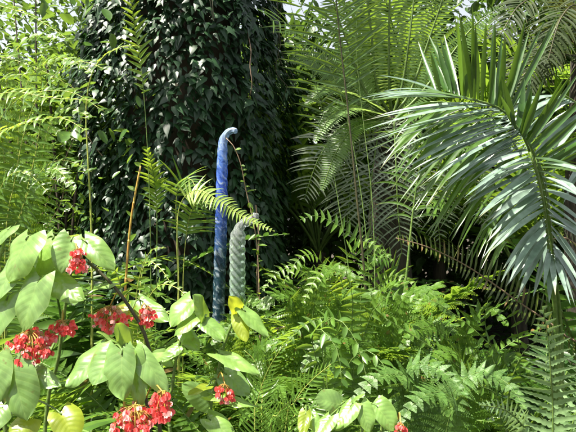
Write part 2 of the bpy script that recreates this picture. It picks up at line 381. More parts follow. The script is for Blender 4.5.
# ---- the ivy-clad tree
TX, TY = (186-CX)/F*5.6, 5.6
def ivy_tree():
    R = random.Random(3)
    t = thing('tree', 'thick dark tree trunk wrapped in ivy behind the glass reeds', 'tree', (TX, TY, 0))
    mb = MB(); pts = [V((.03*math.sin(z*1.1), .04*math.cos(z*.8), z)) for z in [k*.35 for k in range(19)]]
    mb.tube(pts, .62, .42, 0, 20); mb.build('trunk', [M['bark']], t)
    top = pts[-1]; shade_crown = MB()
    for k in range(7):
        a = k*.9+.3; e = V((math.cos(a)*R.uniform(.5, 1.3)-1.35, math.sin(a)*R.uniform(.5, 1.2)-.75, R.uniform(.1, 1.3)))
        lp, _ = spline([top-V((0, 0, .4)), top+e*.5+V((0, 0, .2)), top+e], 8); b = MB(); b.tube(lp, .13, .04, 0, 7); b.build('limb', [M['bark']], t)
        for q in range(8):
            c = lp[4+q % 5]+V((R.gauss(0, .5), R.gauss(0, .5), R.gauss(0.1, .3)))
            for i in range(95):
                p = c+V((R.gauss(0, .24), R.gauss(0, .24), R.gauss(0, .16)))
                shade_crown.blade(p, V((R.uniform(-1, 1), R.uniform(-1, 1), R.uniform(-.6, .3))), V((R.uniform(-.5, .5), R.uniform(-.5, .5), 1)), R.uniform(.09, .15), R.uniform(.04, .065), .3, .15, 'oval', 3)
    shade_crown.build('crown', [M['tree']], t)  # crown out of view, set off-centre towards the sun to shade the ivy
    # ivy
    iv = thing('ivy', 'dark heart-leaved ivy covering the thick tree trunk', 'ivy', (TX, TY, 0))
    mb = MB()
    def rad(a, z):
        return .86+.20*noise.noise(V((math.cos(a)*1.7, math.sin(a)*1.7, z*.9)))+.13*noise.noise(V((math.cos(a)*4, math.sin(a)*5, z*3)))+(.10 if z < 2.8 else 0.02)*min(1, z)
    for i in range(31000):
        a = R.uniform(0, 2*math.pi); z = R.uniform(.15, 5.0)
        if math.sin(a) > .35 and R.random() < .6: continue
        dens = noise.noise(V((math.cos(a)*2.6+9, math.sin(a)*2.6, z*1.8)))
        if dens < -.36 and R.random() < .4: continue
        dep = abs(R.gauss(0, .10))
        r = rad(a, z)-dep+.03
        o = V((math.cos(a), math.sin(a), 0)); s_ = V((-o.y, o.x, 0))
        p = V((r*o.x, r*o.y, z))
        d = V((0, 0, -1))*R.uniform(.15, 1.0)+o*R.uniform(.2, 1.0)+s_*R.gauss(0, .75)
        nr = o*R.uniform(.5, 1)+UP*R.uniform(.2, .9)+s_*R.gauss(0, .35)
        ln = R.choice((R.uniform(.035, .06), R.uniform(.05, .085), R.uniform(.06, .105)))*(1 if dens > 0 else .85)
        mb.blade(p-d.normalized()*ln*.3, d, nr, ln, ln*R.uniform(.68, .85), R.uniform(.4, 1.3), R.uniform(.1, .35), 'heart', 4)
    # heart shape: swap in the broad profile
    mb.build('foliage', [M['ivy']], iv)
    for q in range(4):
        a = R.uniform(math.pi*1.05, math.pi*1.95); z = R.uniform(1.5, 4.4); pts = []
        for k in range(9):
            zz = z-k*R.uniform(.08, .18); a += R.gauss(0, .03)
            if zz < .1: break
            r = rad(a, zz)+.06; pts.append(V((r*math.cos(a), r*math.sin(a), zz)))
        if len(pts) > 3:
            b = MB(); b.tube(spline(pts, 24)[0], .005, .003, 0, 5); b.build('vine', [M['stem_dark']], iv)
    # the paler trailing vine at the right of the blue reed
    o = V((TX, TY, 0))
    for pts, r in ((((247, 30, 4.85), (251, 50, 4.66), (250, 66, 4.62), (252, 86, 4.62), (247, 104, 4.8)), .004),
                   (((256, 205, 4.55), (259, 240, 4.55), (257, 270, 4.55), (258, 310, 4.55)), .006),
                   (((84, 130, 4.75), (95, 147, 4.7), (106, 160, 4.7)), .005)):
        b = MB(); b.tube(spline([P(*q)-o for q in pts], 20)[0], r, r*.8, 0, 5); b.build('vine', [M['stem_brown']], iv)
_b = MB.blade
def blade2(s, base, d, nrm, length, width, droop=.2, fold=.15, prof='lance', segs=3, m=0, curl=0, twist=0):
    if prof != 'heart': return _b(s, base, d, nrm, length, width, droop, fold, prof, segs, m, curl, twist)
    d = d.normalized(); side = d.cross(nrm).normalized(); nn = side.cross(d)
    ws = (0.0, .62, 1.0, .72, .3, 0); us = (.06, -.06, .22, .58, .84, 1.08)
    rows = []
    for i, (w, u) in enumerate(zip(ws, us)):
        dz = V((0, 0, -droop*length*.5*u*abs(u)))
        c = base+d*(length*(u if i != 1 else .1))+dz
        if i in (0, 5): rows.append((s.pt(base+d*(length*u)+dz, (u, 0)),)); continue
        e = base+d*(length*u)+dz; h = w*width*.5
        rows.append((s.pt(e-side*h-nn*(h*fold), (u, -w)), s.pt(c, (u, 0)), s.pt(e+side*h-nn*(h*fold), (u, w))))
    a = rows[0][0]; r = rows[1]; s.face((a, r[1], r[0]), m); s.face((a, r[2], r[1]), m)
    for i in range(1, 4):
        p, q = rows[i], rows[i+1]
        s.face((p[0], p[1], q[1], q[0]), m); s.face((p[1], p[2], q[2], q[1]), m)
    p = rows[4]; q = rows[5][0]; s.face((p[0], p[1], q), m); s.face((p[1], p[2], q), m)
MB.blade = blade2
ivy_tree()

# ---- the glass reeds
def reed(name, label, pts, rads, lobes, twist, amp, mats, cuts, part_names, base):
    """blown glass tube, spirally fluted; cuts split it into parts along its length"""
    t = thing(name, label, 'glass sculpture', base)
    path, tot = spline([p-V(base) for p in pts], 380)
    n = len(path); sides = 36; rings = []
    a = None; L = 0
    for i, p in enumerate(path):
        T = (path[min(i+1, n-1)]-path[max(i-1, 0)]).normalized()
        if a is None: a = V((1, 0, 0))
        a = (a-T*a.dot(T)).normalized(); b = T.cross(a)
        u = i/(n-1); x = u*(len(rads)-1); j = min(int(x), len(rads)-2); r = rads[j]+(rads[j+1]-rads[j])*(x-j)
        r *= 1+.05*noise.noise(V((u*14, 3, len(label))))
        if i: L += (path[i]-path[i-1]).length
        ring = []
        for k in range(sides+1):
            th = 2*math.pi*k/sides
            rr = r*(1+amp*math.cos(lobes*th+twist*L)+amp*.4*noise.noise(V((math.cos(th)*2, math.sin(th)*2, L*9))))
            ring.append((p+a*(rr*math.cos(th))+b*(rr*math.sin(th)), (th/6.283+twist*L/lobes/6.283, L)))
        rings.append(ring)
    lo = 0
    for c, nm, mt in zip(cuts+[1.0], part_names, mats):
        hi = int(round(c*(n-1))); mb = MB(); prev = None
        for i in range(lo, hi+1):
            cur = [mb.pt(q, uv) for q, uv in rings[i]]
            if prev:
                for k in range(sides): mb.face((prev[k], prev[k+1], cur[k+1], cur[k]))
            prev = cur
        mb.face(tuple(prev[:-1])) if hi == n-1 else None
        mb.build(nm, [mt], t); lo = hi
Yr = 4.25
g = P(219, 216, Yr)
reed('glass_reed', 'tall blue glass reed with hooked tip standing before the ivy', [V((g.x, Yr, -.05))]+px((219, 370, Yr), (219, 300, Yr), (221, 230, Yr), (222, 175, Yr), (222.5, 150, Yr), (223.5, 140, Yr), (227, 133.5, Yr-.01), (232, 130.5, Yr-.03), (236, 131, Yr-.05)),
     [.042, .043, .044, .044, .044, .043, .043, .042, .042, .042, .041, .040, .038, .032, .018], 6, 80, .07, [M['blue_glass'], M['blue_glass']], [.93], ['tube', 'tip'], (g.x, Yr, 0))
Yc = 4.1
g = P(238, 216, Yc)
reed('glass_reed', 'shorter clear twisted glass reed with bulbous tip, right of the blue one', [V((g.x, Yc, -.05))]+px((237.5, 330, Yc), (237.5, 290, Yc), (237.5, 260, Yc), (237.5, 245, Yc), (238, 235, Yc), (239.5, 228, Yc), (244, 223, Yc), (250, 220.5, Yc), (255, 217, Yc), (256, 213, Yc)),
     [.051]*45+[.048, .034, .028, .032, .027, .030, .018], 6, 115, .10, [M['clear_glass'], M['clear_glass']], [.91], ['tube', 'tip'], (g.x, Yc, 0))

# ================================================================== PALMS AND CYCADS ON THE RIGHT
def ground_under(p): return V((p.x, p.y, 0))

# silver palm
b0 = V(P(556, 216, 2.75)); b0.z = 0
t = thing('palm', 'large palm with silvery drooping leaflets arching in from the right edge', 'palm', b0)
mats = [M['palm'], M['stem']]
def leaflets(parent, rachis, keys, n, width, mats, r0=.012, droop=.2, jit=.03, segs=8, fold=.22, nrm=V((0, -.6, .8)), dy=-.12, seed=0, miss=.04):
    """a frond whose leaflets fan between measured base and tip points along its rachis"""
    R = random.Random(seed); off = V(parent.location); mb = MB(); rm = MB()
    rp = spline([p-off for p in rachis], 40)[0]; rm.tube(rp, r0, r0*.3, 0, 8); mb.tube(rp[20:], r0*.3, r0*.1, 0, 3)
    for k in range(n):
        if R.random() < miss: continue
        u = k/(n-1)*(len(keys)-1); j = min(int(u), len(keys)-2); f = u-j
        a, b = keys[j], keys[j+1]
        q = [a[m]+(b[m]-a[m])*f for m in range(5)]
        B = P(q[0], q[1], q[4])-off; T = P(q[2]+R.gauss(0, 5), q[3]+R.gauss(0, 5), q[4]+dy+R.gauss(0, .11))-off
        d = T-B; ln = d.length*R.uniform(.9, 1.07); dr_ = droop*R.uniform(.4, 1.6)
        d = d.normalized()+UP*dr_*.5+V((R.gauss(0, jit), R.gauss(0, jit), R.gauss(0, jit)))
        mb.blade(B, d, nrm+V((R.gauss(0, .2), R.gauss(0, .2), 0)), ln, width*R.uniform(.8, 1.15), dr_, fold*R.uniform(.6, 1.4), 'strap', segs, 0, R.gauss(0, .06), R.gauss(0, .35))
    f = mb.build('frond', mats[:1], parent); rm.build('rachis', mats[1:], f)
    return f
rach = [b0, *px((556, 350, 2.85), (549, 255, 2.75), (541, 190, 2.65), (526, 142, 2.58), (506, 113, 2.52), (480, 101, 2.48), (446, 95, 2.44))]
# light upper layer, swept left
leaflets(t, rach, [(446, 95, 372, 84, 2.44), (462, 97, 368, 96, 2.46), (480, 101, 362, 108, 2.48), (495, 106, 366, 134, 2.5), (506, 113, 374, 158, 2.52), (514, 124, 400, 182, 2.55), (521, 134, 432, 188, 2.57), (526, 146, 456, 183, 2.59), (531, 160, 470, 200, 2.61), (536, 174, 478, 216, 2.63), (541, 192, 487, 232, 2.66)],
         48, .023, mats, droop=.28, seed=1, nrm=V((-.25, -.6, .75)))
# broad drooping leaflets further down the same arch
leaflets(t, [b0+V((.02, 0, 0)), *px((558, 350, 2.75), (550, 265, 2.6), (543, 200, 2.5), (530, 152, 2.45))], [(528, 152, 462, 183, 2.45), (532, 165, 474, 203, 2.46), (538, 185, 490, 214, 2.48), (542, 200, 487, 248, 2.5), (545, 215, 496, 270, 2.52), (547, 230, 516, 288, 2.55), (549, 245, 540, 304, 2.58), (551, 258, 560, 306, 2.6)],
         26, .030, mats, droop=.35, seed=2, nrm=V((-.2, -.7, .7)))
leaflets(t, [b0+V((.03, 0, 0)), *px((562, 350, 2.75), (554, 265, 2.62), (547, 200, 2.52), (536, 158, 2.47))], [(536, 158, 590, 168, 2.47), (541, 175, 596, 200, 2.49), (546, 200, 598, 236, 2.52), (550, 222, 596, 268, 2.55), (553, 245, 584, 298, 2.58), (555, 258, 570, 308, 2.6)],
         20, .030, mats, droop=.35, seed=3, nrm=V((.2, -.7, .7)))
# darker leaflets hanging behind
leaflets(t, [b0+V((0, .08, 0)), *px((552, 350, 3.1), (540, 250, 3.1), (526, 170, 3.0), (500, 125, 2.95), (465, 105, 2.9), (430, 102, 2.86))], [(430, 102, 384, 128, 2.86), (450, 104, 386, 170, 2.88), (470, 108, 396, 200, 2.9), (488, 116, 412, 220, 2.92), (503, 128, 432, 236, 2.95), (514, 146, 452, 250, 2.98), (525, 168, 470, 268, 3.0), (534, 200, 490, 286, 3.05)],
         44, .028, [M['palm_green'], M['stem']], droop=.6, seed=4)
# stiff green leaflets standing up along the back of the arch
up1 = [(436, 92, 420, 56, 2.5), (449, 92, 434, 46, 2.5), (456, 95, 440, 26, 2.52), (466, 97, 455, 20, 2.52), (476, 99, 468, 16, 2.54), (488, 102, 488, 18, 2.55), (496, 108, 508, 22, 2.56), (503, 112, 532, 24, 2.57), (508, 116, 552, 8, 2.58)]
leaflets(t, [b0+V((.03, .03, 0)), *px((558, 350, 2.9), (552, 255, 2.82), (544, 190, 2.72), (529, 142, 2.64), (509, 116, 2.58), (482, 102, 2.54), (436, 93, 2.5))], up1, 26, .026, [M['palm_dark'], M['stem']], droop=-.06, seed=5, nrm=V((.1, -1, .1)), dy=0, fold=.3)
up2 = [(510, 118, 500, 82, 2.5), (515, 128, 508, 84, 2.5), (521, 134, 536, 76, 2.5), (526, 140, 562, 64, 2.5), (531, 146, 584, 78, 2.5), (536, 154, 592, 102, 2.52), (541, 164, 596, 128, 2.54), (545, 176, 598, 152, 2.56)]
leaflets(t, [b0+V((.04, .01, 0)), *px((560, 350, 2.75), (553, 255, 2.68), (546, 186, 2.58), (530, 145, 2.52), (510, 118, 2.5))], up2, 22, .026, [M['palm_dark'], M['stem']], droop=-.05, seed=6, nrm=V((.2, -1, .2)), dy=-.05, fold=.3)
# a further frond behind, running out to the right
leaflets(t, [b0+V((.06, .05, 0)), *px((588, 320, 2.95), (598, 200, 2.95), (592, 130, 2.9), (570, 98, 2.85), (545, 96, 2.8))], [(545, 96, 500, 118, 2.8), (560, 96, 508, 130, 2.82), (575, 102, 520, 150, 2.86), (588, 118, 540, 170, 2.9), (596, 150, 560, 200, 2.92)], 24, .030, mats, droop=.5, seed=7)

# upright thin palm frond before the cycad
b0 = V(P(372, 216, 3.5)); b0.z = 0
t = thing('palm', 'slender palm with one thin dark upright stalk between ivy and cycad', 'palm', b0)
hero(t, [b0, *px((366, 300, 3.5), (357, 200, 3.5), (348, 110, 3.5), (340, 40, 3.47), (334, -20, 3.4), (326, -80, 3.3))],
     [M['palm_green'], M['stem_dark']], n=20, plen=.34, pw=.019, prof='palm', t0=.68, up=V((0, -1, .15)), fwd=.55, lift=-.1, droop=.3, fold=.2, shape='strap', segs=5, r0=.011, jit=.3, miss=.1)
hero(t, [b0+V((-.03, .05, 0)), *px((352, 300, 3.7), (338, 200, 3.8), (322, 110, 3.8), (305, 50, 3.75), (290, 25, 3.65), (270, 20, 3.5))],
     [M['palm_green'], M['stem']], n=18, plen=.24, pw=.016, prof='palm', t0=.66, up=V((.3, -.7, .5)), fwd=.5, lift=.0, droop=.45, fold=.2, shape='strap', segs=5, r0=.005, jit=.16)

for pts in (((370, 300, 3.7), (362, 200, 3.85), (345, 110, 3.9), (322, 50, 3.9), (300, 5, 3.85), (285, -40, 3.7)), ((375, 300, 3.6), (372, 200, 3.7), (362, 110, 3.75), (356, 40, 3.75), (362, -20, 3.7), (380, -70, 3.6))):
    hero(t, [b0+V((.02, .06, 0)), *px(*pts)], [M['palm_green'], M['stem']], n=14, plen=.26, pw=.016, prof='palm', t0=.72, up=V((.1, -1, .2)), fwd=.6, lift=-.05, droop=.45, fold=.2, shape='strap', segs=5, r0=.0045, jit=.3, miss=.1)
# the big cycad behind
Yb = 5.2
b0 = V(P(392, 216, Yb)); b0.z = 0; crown = P(392, 118, Yb)
t = thing('cycad', 'tall cycad with comb-like bright fronds fanning up and a dry skirt below', 'cycad', b0)
mb = MB(); mb.tube([V((.03*math.sin(k), .03*math.cos(k*1.7), crown.z*k/8)) for k in range(9)], .20, .17, 0, 14); mb.build('trunk', [M['fibre']], t)
cy = dict(n=58, plen=.15, pw=.018, prof='comb', t0=.10, fwd=.12, lift=.12, droop=.22, fold=.2, shape='strap', segs=3, r0=.014, jit=.06)
for pts in (((378, 90, 5.1), (372, 40, 5.0), (366, -20, 4.9), (362, -90, 4.7)), ((389, 85, 5.0), (389, 40, 4.9), (390, -20, 4.8), (391, -90, 4.6)),
            ((402, 85, 5.15), (409, 40, 5.1), (416, -20, 5.05), (424, -100, 4.9)), ((410, 92, 5.2), (427, 45, 5.2), (442, 0, 5.15), (458, -60, 5.05)),
            ((366, 92, 5.2), (350, 50, 5.15), (336, 10, 5.1), (322, -40, 5.0)), ((415, 100, 5.3), (447, 60, 5.35), (475, 25, 5.35), (505, 5, 5.3)),
            ((370, 105, 5.3), (340, 75, 5.35), (312, 60, 5.3), (290, 62, 5.2))):
    hero(t, [crown.copy(), *px(*pts)], [M['cycad'], M['stem']], up=V((0, -1, .25)), **cy)
for pts in (((372, 104, 5.0), (345, 92, 4.8), (322, 92, 4.6), (306, 105, 4.5)), ((372, 112, 4.9), (350, 108, 4.7), (330, 118, 4.55), (315, 142, 4.5)),
            ((376, 122, 4.9), (352, 130, 4.75), (335, 155, 4.7), (322, 190, 4.7)), ((410, 115, 4.9), (440, 120, 4.8), (470, 150, 4.75), (490, 190, 4.75))):
    hero(t, [crown.copy(), *px(*pts)], [M['cycad'], M['stem']], up=V((0, -.5, .9)), **cy)
dr = dict(n=34, plen=.30, pw=.016, prof='comb', t0=.14, fwd=.35, lift=.0, droop=.5, fold=.2, shape='strap', segs=4, r0=.010, jit=.22, miss=.15)
for pts in (((374, 120, 4.95), (358, 150, 4.85), (350, 195, 4.85), (346, 235, 4.9)), ((382, 122, 4.9), (374, 160, 4.8), (370, 205, 4.8), (372, 250, 4.85)),
            ((394, 124, 4.85), (396, 165, 4.75), (398, 210, 4.75), (402, 255, 4.8)), ((406, 120, 4.9), (424, 150, 4.8), (434, 195, 4.8), (440, 240, 4.85)),
            ((368, 116, 5.0), (340, 128, 4.9), (318, 160, 4.85), (304, 200, 4.9)), ((412, 116, 5.0), (448, 135, 4.9), (472, 175, 4.9), (485, 225, 4.95))):
    f = hero(t, [crown.copy(), *px(*pts)], [M['dry'], M['stem']], up=V((0, -1, .2)), **dr); f['label'] = 'grey hanging frond'

# dark upright stem with drooping narrow leaves
b0 = V(P(404, 216, 3.3)); b0.z = 0
t = thing('palm', 'thin dark-stemmed palm with narrow hanging leaves below the silver palm', 'palm', b0)
hero(t, [b0, *px((402, 340, 3.3), (408, 260, 3.3), (416, 190, 3.3), (428, 140, 3.2), (446, 130, 3.05), (466, 150, 2.95))],
     [M['palm_green'], M['stem']], n=18, plen=.30, pw=.018, prof='palm', t0=.66, up=V((-.2, -.6, .7)), fwd=.45, lift=-.1, droop=1.2, fold=.2, shape='strap', segs=6, r0=.012, jit=.2)

# olive cycad frond crossing low
b0 = V(P(600, 216, 2.9)); b0.z = 0
t = thing('cycad', 'low cycad with long olive comb frond lying across under the silver palm', 'cycad', b0)
hero(t, [b0, *px((590, 370, 2.95), (562, 333, 2.95), (520, 303, 2.95), (470, 268, 2.95), (430, 248, 2.9), (396, 238, 2.85))],
     [M['cycad_olive'], M['stem_brown']], n=64, plen=.135, pw=.013, prof='comb', t0=.2, up=V((.2, -.75, .6)), fwd=.15, lift=.25, droop=.1, fold=.2, shape='strap', segs=3, r0=.009, jit=.07)
hero(t, [b0+V((.03, 0, 0)), *px((598, 340, 2.8), (590, 270, 2.75), (570, 240, 2.7), (545, 240, 2.65))],
     [M['cycad_olive'], M['stem_brown']], n=40, plen=.13, pw=.013, prof='comb', t0=.3, up=V((.2, -.6, .7)), fwd=.2, lift=.25, droop=.1, fold=.2, shape='strap', segs=3, r0=.009, jit=.07)

# brown palm, top right
b0 = V(P(585, 216, 4.6)); b0.z = 0; c0 = P(590, 60, 4.6)
t = thing('palm', 'shaded brownish palm crown in the top right corner', 'palm', b0)
mb = MB(); mb.tube([V((.02*math.sin(k), 0, c0.z*k/8)) for k in range(9)], .15, .12, 0, 12); mb.build('trunk', [M['fibre']], t)
for pts in (((570, 20, 4.5), (548, -5, 4.35), (520, 5, 4.2), (500, 35, 4.1)), ((572, 40, 4.4), (555, 30, 4.2), (538, 50, 4.05), (525, 85, 4.0)),
            ((585, 20, 4.3), (575, 5, 4.1), (560, 20, 3.95), (548, 60, 3.9)), ((600, 15, 4.5), (610, -20, 4.3), (600, -30, 4.1), (580, 0, 4)),
            ((568, 55, 4.5), (545, 55, 4.4), (520, 80, 4.3), (505, 110, 4.3)), ((575, 10, 4.7), (545, -30, 4.7), (505, -35, 4.65), (470, -10, 4.6)),
            ((620, 30, 4.6), (660, 20, 4.6), (690, 50, 4.6)), ((580, 20, 4.8), (560, -30, 5.1), (550, -40, 5.4))):
    hero(t, [c0.copy(), *px(*pts)], [M['palm_brown_shade'], M['stem_dark']], n=34, plen=.28, pw=.020, prof='palm', t0=.12, up=V((0, -.6, .8)), fwd=.5, lift=.0, droop=.6, fold=.2, shape='strap', segs=5, r0=.011, jit=.18)

# ================================================================== HERO FERNS
def hfern(label, base, fronds, mats, name='fern', **kw):
    b = P(base[0], 216, base[1]); b.z = 0
    t = thing(name, label, 'fern', b)
    for i, f in enumerate(fronds):
        k = dict(kw); path = px(*f)
        hero(t, [b+V((.02*math.sin(i*2), .02*math.cos(i*2), 0)), *path], mats, **k)
    return t
SW = dict(jit=.2, miss=.03, n=34, plen=.10, pw=.026, prof='even', t0=.3, up=V((0, -.5, .85)), fwd=.2, lift=.1, droop=.5, fold=.2, shape='lance', segs=4, r0=.005)
def sw(**k): d = dict(SW); d.update(k); return d
# the bright frond that crosses both reeds
hfern('bright fern whose pale arching frond crosses the glass reeds', (178, 3.4),
      [((178, 300, 3.4), (177, 240, 3.4), (180, 205, 3.4), (195, 190, 3.35), (215, 198, 3.3), (240, 215, 3.3), (275, 232, 3.3))],
      [M['fern_pale'], M['stem_pale']], **sw(n=30, plen=.125, pw=.021, t0=.74, prof='tri', up=V((.35, -.75, .55)), droop=.6))
hfern('fern with thin stalk and a drooping feathery tuft left of the blue reed', (180, 3.6),
      [((179, 310, 3.6), (178, 250, 3.6), (176, 205, 3.6), (180, 182, 3.55), (192, 180, 3.45), (200, 205, 3.35)),
       ((183, 320, 3.6), (184, 260, 3.6), (190, 215, 3.6), (202, 200, 3.55), (214, 210, 3.5))],
      [M['fern'], M['stem_pale']], **sw(n=16, plen=.20, pw=.024, t0=.8, prof='tri', up=V((.3, -.8, .5)), droop=.6, fwd=.4))
# top-left arching sunny frond
hfern('sunlit yellow-green fern arching in from the top left corner', (-40, 2.7),
      [((-60, 200, 2.7), (-55, 60, 2.7), (-30, 0, 2.7), (0, 6, 2.65), (35, 18, 2.6), (72, 42, 2.55)),
       ((-58, 220, 2.8), (-50, 110, 2.8), (-25, 62, 2.8), (5, 58, 2.75), (45, 72, 2.7), (80, 92, 2.7)),
       ((-58, 240, 2.7), (-45, 150, 2.7), (-20, 105, 2.65), (12, 92, 2.6), (50, 98, 2.55), (95, 100, 2.5)),
       ((-50, 260, 2.75), (-38, 180, 2.7), (-12, 140, 2.6), (20, 125, 2.5), (60, 118, 2.45), (88, 132, 2.4))],
      [M['fern_sun'], M['stem_pale']], **sw(n=32, plen=.105, pw=.026, t0=.5, prof='even', up=V((.1, -.55, .8)), droop=.9))
hfern('fern with coiled bright green young stalk beside the ivy', (90, 3.6),
      [((92, 260, 3.6), (88, 160, 3.6), (86, 110, 3.6), (92, 72, 3.55), (106, 54, 3.5), (128, 45, 3.45), (142, 46, 3.45))],
      [M['fern_sun'], M['stem_pale']], **sw(n=9, plen=.09, pw=.02, t0=.86, prof='even', r0=.010))
hfern('upright fern frond hanging over the ivy near the top left', (150, 3.5),
      [((151, 300, 3.5), (149, 180, 3.5), (143, 85, 3.5), (136, 35, 3.5), (129, -12, 3.42)),
       ((156, 310, 3.55), (157, 220, 3.55), (154, 178, 3.52), (148, 150, 3.45))],
      [M['fern_sun'], M['stem']], **sw(n=15, plen=.10, pw=.026, t0=.80, prof='even', up=V((-.2, -.9, .4)), fwd=.7, droop=.5, alt=True, jit=.25))
hfern('bright fern with upright fronds behind the slanting dark cane', (140, 2.5),
      [((138, 340, 2.5), (136, 300, 2.5), (142, 268, 2.48), (152, 250, 2.44), (166, 248, 2.4)), ((142, 340, 2.5), (146, 305, 2.5), (160, 285, 2.46), (180, 290, 2.4), (194, 310, 2.35)),
       ((134, 340, 2.5), (124, 300, 2.5), (116, 272, 2.46), (104, 262, 2.4), (92, 272, 2.34)), ((144, 345, 2.45), (152, 318, 2.42), (166, 312, 2.38), (182, 326, 2.3)),
       ((139, 340, 2.55), (140, 290, 2.6), (146, 262, 2.6), (160, 268, 2.55), (172, 285, 2.5))],
      [M['fern_sun'], M['stem_pale']], **sw(n=22, plen=.085, pw=.026, t0=.5, prof='tri', up=V((0, -.75, .65)), fwd=.35, droop=.4))
hfern('lacy sunlit fern layered before the shrubs at upper left', (30, 3.4),
      [((25, 280, 3.4), (18, 180, 3.4), (22, 100, 3.35), (40, 66, 3.3), (66, 58, 3.2), (92, 74, 3.1)), ((30, 280, 3.4), (38, 190, 3.4), (48, 130, 3.35), (66, 108, 3.3), (92, 118, 3.2)),
       ((22, 280, 3.4), (8, 200, 3.4), (2, 140, 3.35), (-8, 122, 3.25), (-30, 130, 3.1)), ((28, 290, 3.4), (28, 220, 3.4), (36, 180, 3.35), (54, 168, 3.3), (76, 190, 3.2)),
       ((24, 280, 3.5), (12, 180, 3.5), (6, 100, 3.5), (14, 56, 3.45), (34, 36, 3.35), (58, 40, 3.25)), ((26, 290, 3.3), (16, 230, 3.3), (10, 190, 3.25), (18, 170, 3.2), (34, 184, 3.1))],
      [M['fern_sun'], M['stem_pale']], n=24, plen=.20, pw=.036, prof='tri', t0=.5, up=V((0, -.7, .7)), fwd=.3, lift=.1, droop=.5, bip=10, r0=.005, jit=.2)
hfern('fern whose fronds hide the lower end of the clear glass reed', (240, 3.5),
      [((236, 420, 3.5), (232, 360, 3.5), (236, 318, 3.45), (248, 300, 3.4), (266, 310, 3.3)), ((240, 420, 3.5), (246, 370, 3.5), (242, 335, 3.4), (228, 325, 3.3), (212, 345, 3.2)),
       ((238, 420, 3.45), (250, 370, 3.4), (264, 345, 3.35), (284, 350, 3.25)), ((234, 420, 3.45), (222, 370, 3.4), (206, 340, 3.35), (190, 345, 3.25)), ((238, 425, 3.4), (240, 385, 3.35), (252, 362, 3.25), (262, 378, 3.15))],
      [M['fern'], M['stem']], n=22, plen=.17, pw=.034, prof='tri', t0=.4, up=V((0, -.7, .7)), fwd=.3, lift=.1, droop=.5, bip=10, r0=.004, jit=.18)
hfern('feathery fern arching before the dark hollow', (470, 3.0),
      [((468, 400, 3.0), (464, 350, 3.0), (472, 318, 2.95), (490, 308, 2.85), (508, 326, 2.75)), ((466, 400, 3.0), (452, 350, 3.0), (436, 328, 2.95), (416, 330, 2.85), (400, 350, 2.75)),
       ((472, 400, 3.0), (486, 370, 3.0), (504, 356, 2.95), (524, 364, 2.85), (536, 384, 2.75)), ((468, 400, 2.9), (466, 372, 2.85), (456, 352, 2.75), (440, 356, 2.65), (428, 376, 2.55))],
      [M['fern'], M['stem']], n=22, plen=.15, pw=.032, prof='tri', t0=.4, up=V((0, -.7, .7)), fwd=.3, lift=.1, droop=.5, bip=10, r0=.004, jit=.18)
hfern('olive fern with long stalks crossing at the left edge', (20, 4.0),
      [((25, 260, 4), (40, 220, 4), (60, 170, 3.95), (78, 130, 3.9), (85, 110, 3.85)),
       ((10, 260, 3.9), (-10, 210, 3.9), (-5, 185, 3.9), (30, 178, 3.85), (75, 182, 3.8)),
       ((20, 260, 4), (25, 200, 4), (30, 150, 3.95), (50, 130, 3.9), (75, 140, 3.8)),
       ((15, 270, 4), (5, 200, 4.1), (10, 140, 4.1), (5, 100, 4.0), (-20, 90, 3.9)),
       ((20, 270, 4), (45, 230, 4.1), (62, 200, 4.1), (62, 170, 4.0), (55, 165, 3.8))],
      [M['fern'], M['stem_brown']], **sw(n=26, plen=.14, pw=.024, t0=.5, prof='tri', up=V((.1, -.8, .5)), droop=.5))
hfern('fern with many sunlit fronds layered at the left edge', (5, 3.0),
      [((0, 260, 3.0), (-10, 180, 3.0), (0, 120, 2.95), (28, 95, 2.9), (70, 92, 2.85), (105, 112, 2.8)),
       ((5, 260, 3.0), (15, 180, 3.0), (28, 120, 3.0), (50, 80, 2.95), (78, 62, 2.9), (108, 70, 2.8)),
       ((-5, 260, 3.0), (-20, 170, 3.0), (-18, 110, 2.95), (0, 80, 2.9), (28, 74, 2.8)),
       ((8, 270, 3.0), (20, 215, 3.0), (38, 175, 2.95), (62, 160, 2.9), (92, 172, 2.85)),
       ((0, 270, 3.0), (-5, 215, 3.0), (5, 180, 2.95), (25, 172, 2.9), (48, 192, 2.8)),
       ((10, 280, 3.1), (25, 200, 3.1), (38, 140, 3.1), (42, 90, 3.05), (35, 50, 3.0))],
      [M['fern'], M['stem_pale']], **sw(n=28, plen=.13, pw=.026, t0=.45, prof='even', up=V((.05, -.6, .75)), droop=.7))
# frond arching at the centre right, beside the thin stalk
hfern('fern with pale ladder-like frond arching behind the thin palm stalk', (395, 3.9),
      [((392, 330, 3.9), (388, 290, 3.9), (372, 255, 3.85), (345, 230, 3.8), (318, 216, 3.75), (300, 220, 3.7)),
       ((398, 330, 3.9), (400, 290, 3.95), (392, 265, 3.9), (378, 258, 3.8), (360, 268, 3.7))],
      [M['fern'], M['stem']], **sw(n=24, plen=.14, pw=.036, t0=.42, prof='even', up=V((.2, -.7, .6)), droop=.4))
# big plume frond in the lower middle
hfern('large fern with broad tapering pinnae in the lower middle', (352, 3.0),
      [((352, 380, 3.0), (348, 335, 3.0), (330, 318, 2.95), (305, 325, 2.85), (282, 348, 2.75)),
       ((354, 380, 3.0), (352, 330, 3.0), (352, 295, 2.95), (345, 275, 2.85), (325, 268, 2.75)),
       ((358, 380, 3.0), (366, 330, 3.0), (378, 305, 2.95), (398, 295, 2.85), (425, 302, 2.75)),
       ((356, 380, 3.1), (360, 320, 3.15), (362, 285, 3.15), (372, 262, 3.1), (392, 255, 3.0))],
      [M['fern'], M['stem']], **sw(n=22, plen=.15, pw=.036, t0=.3, prof='tri', up=V((0, -.75, .65)), droop=.5))
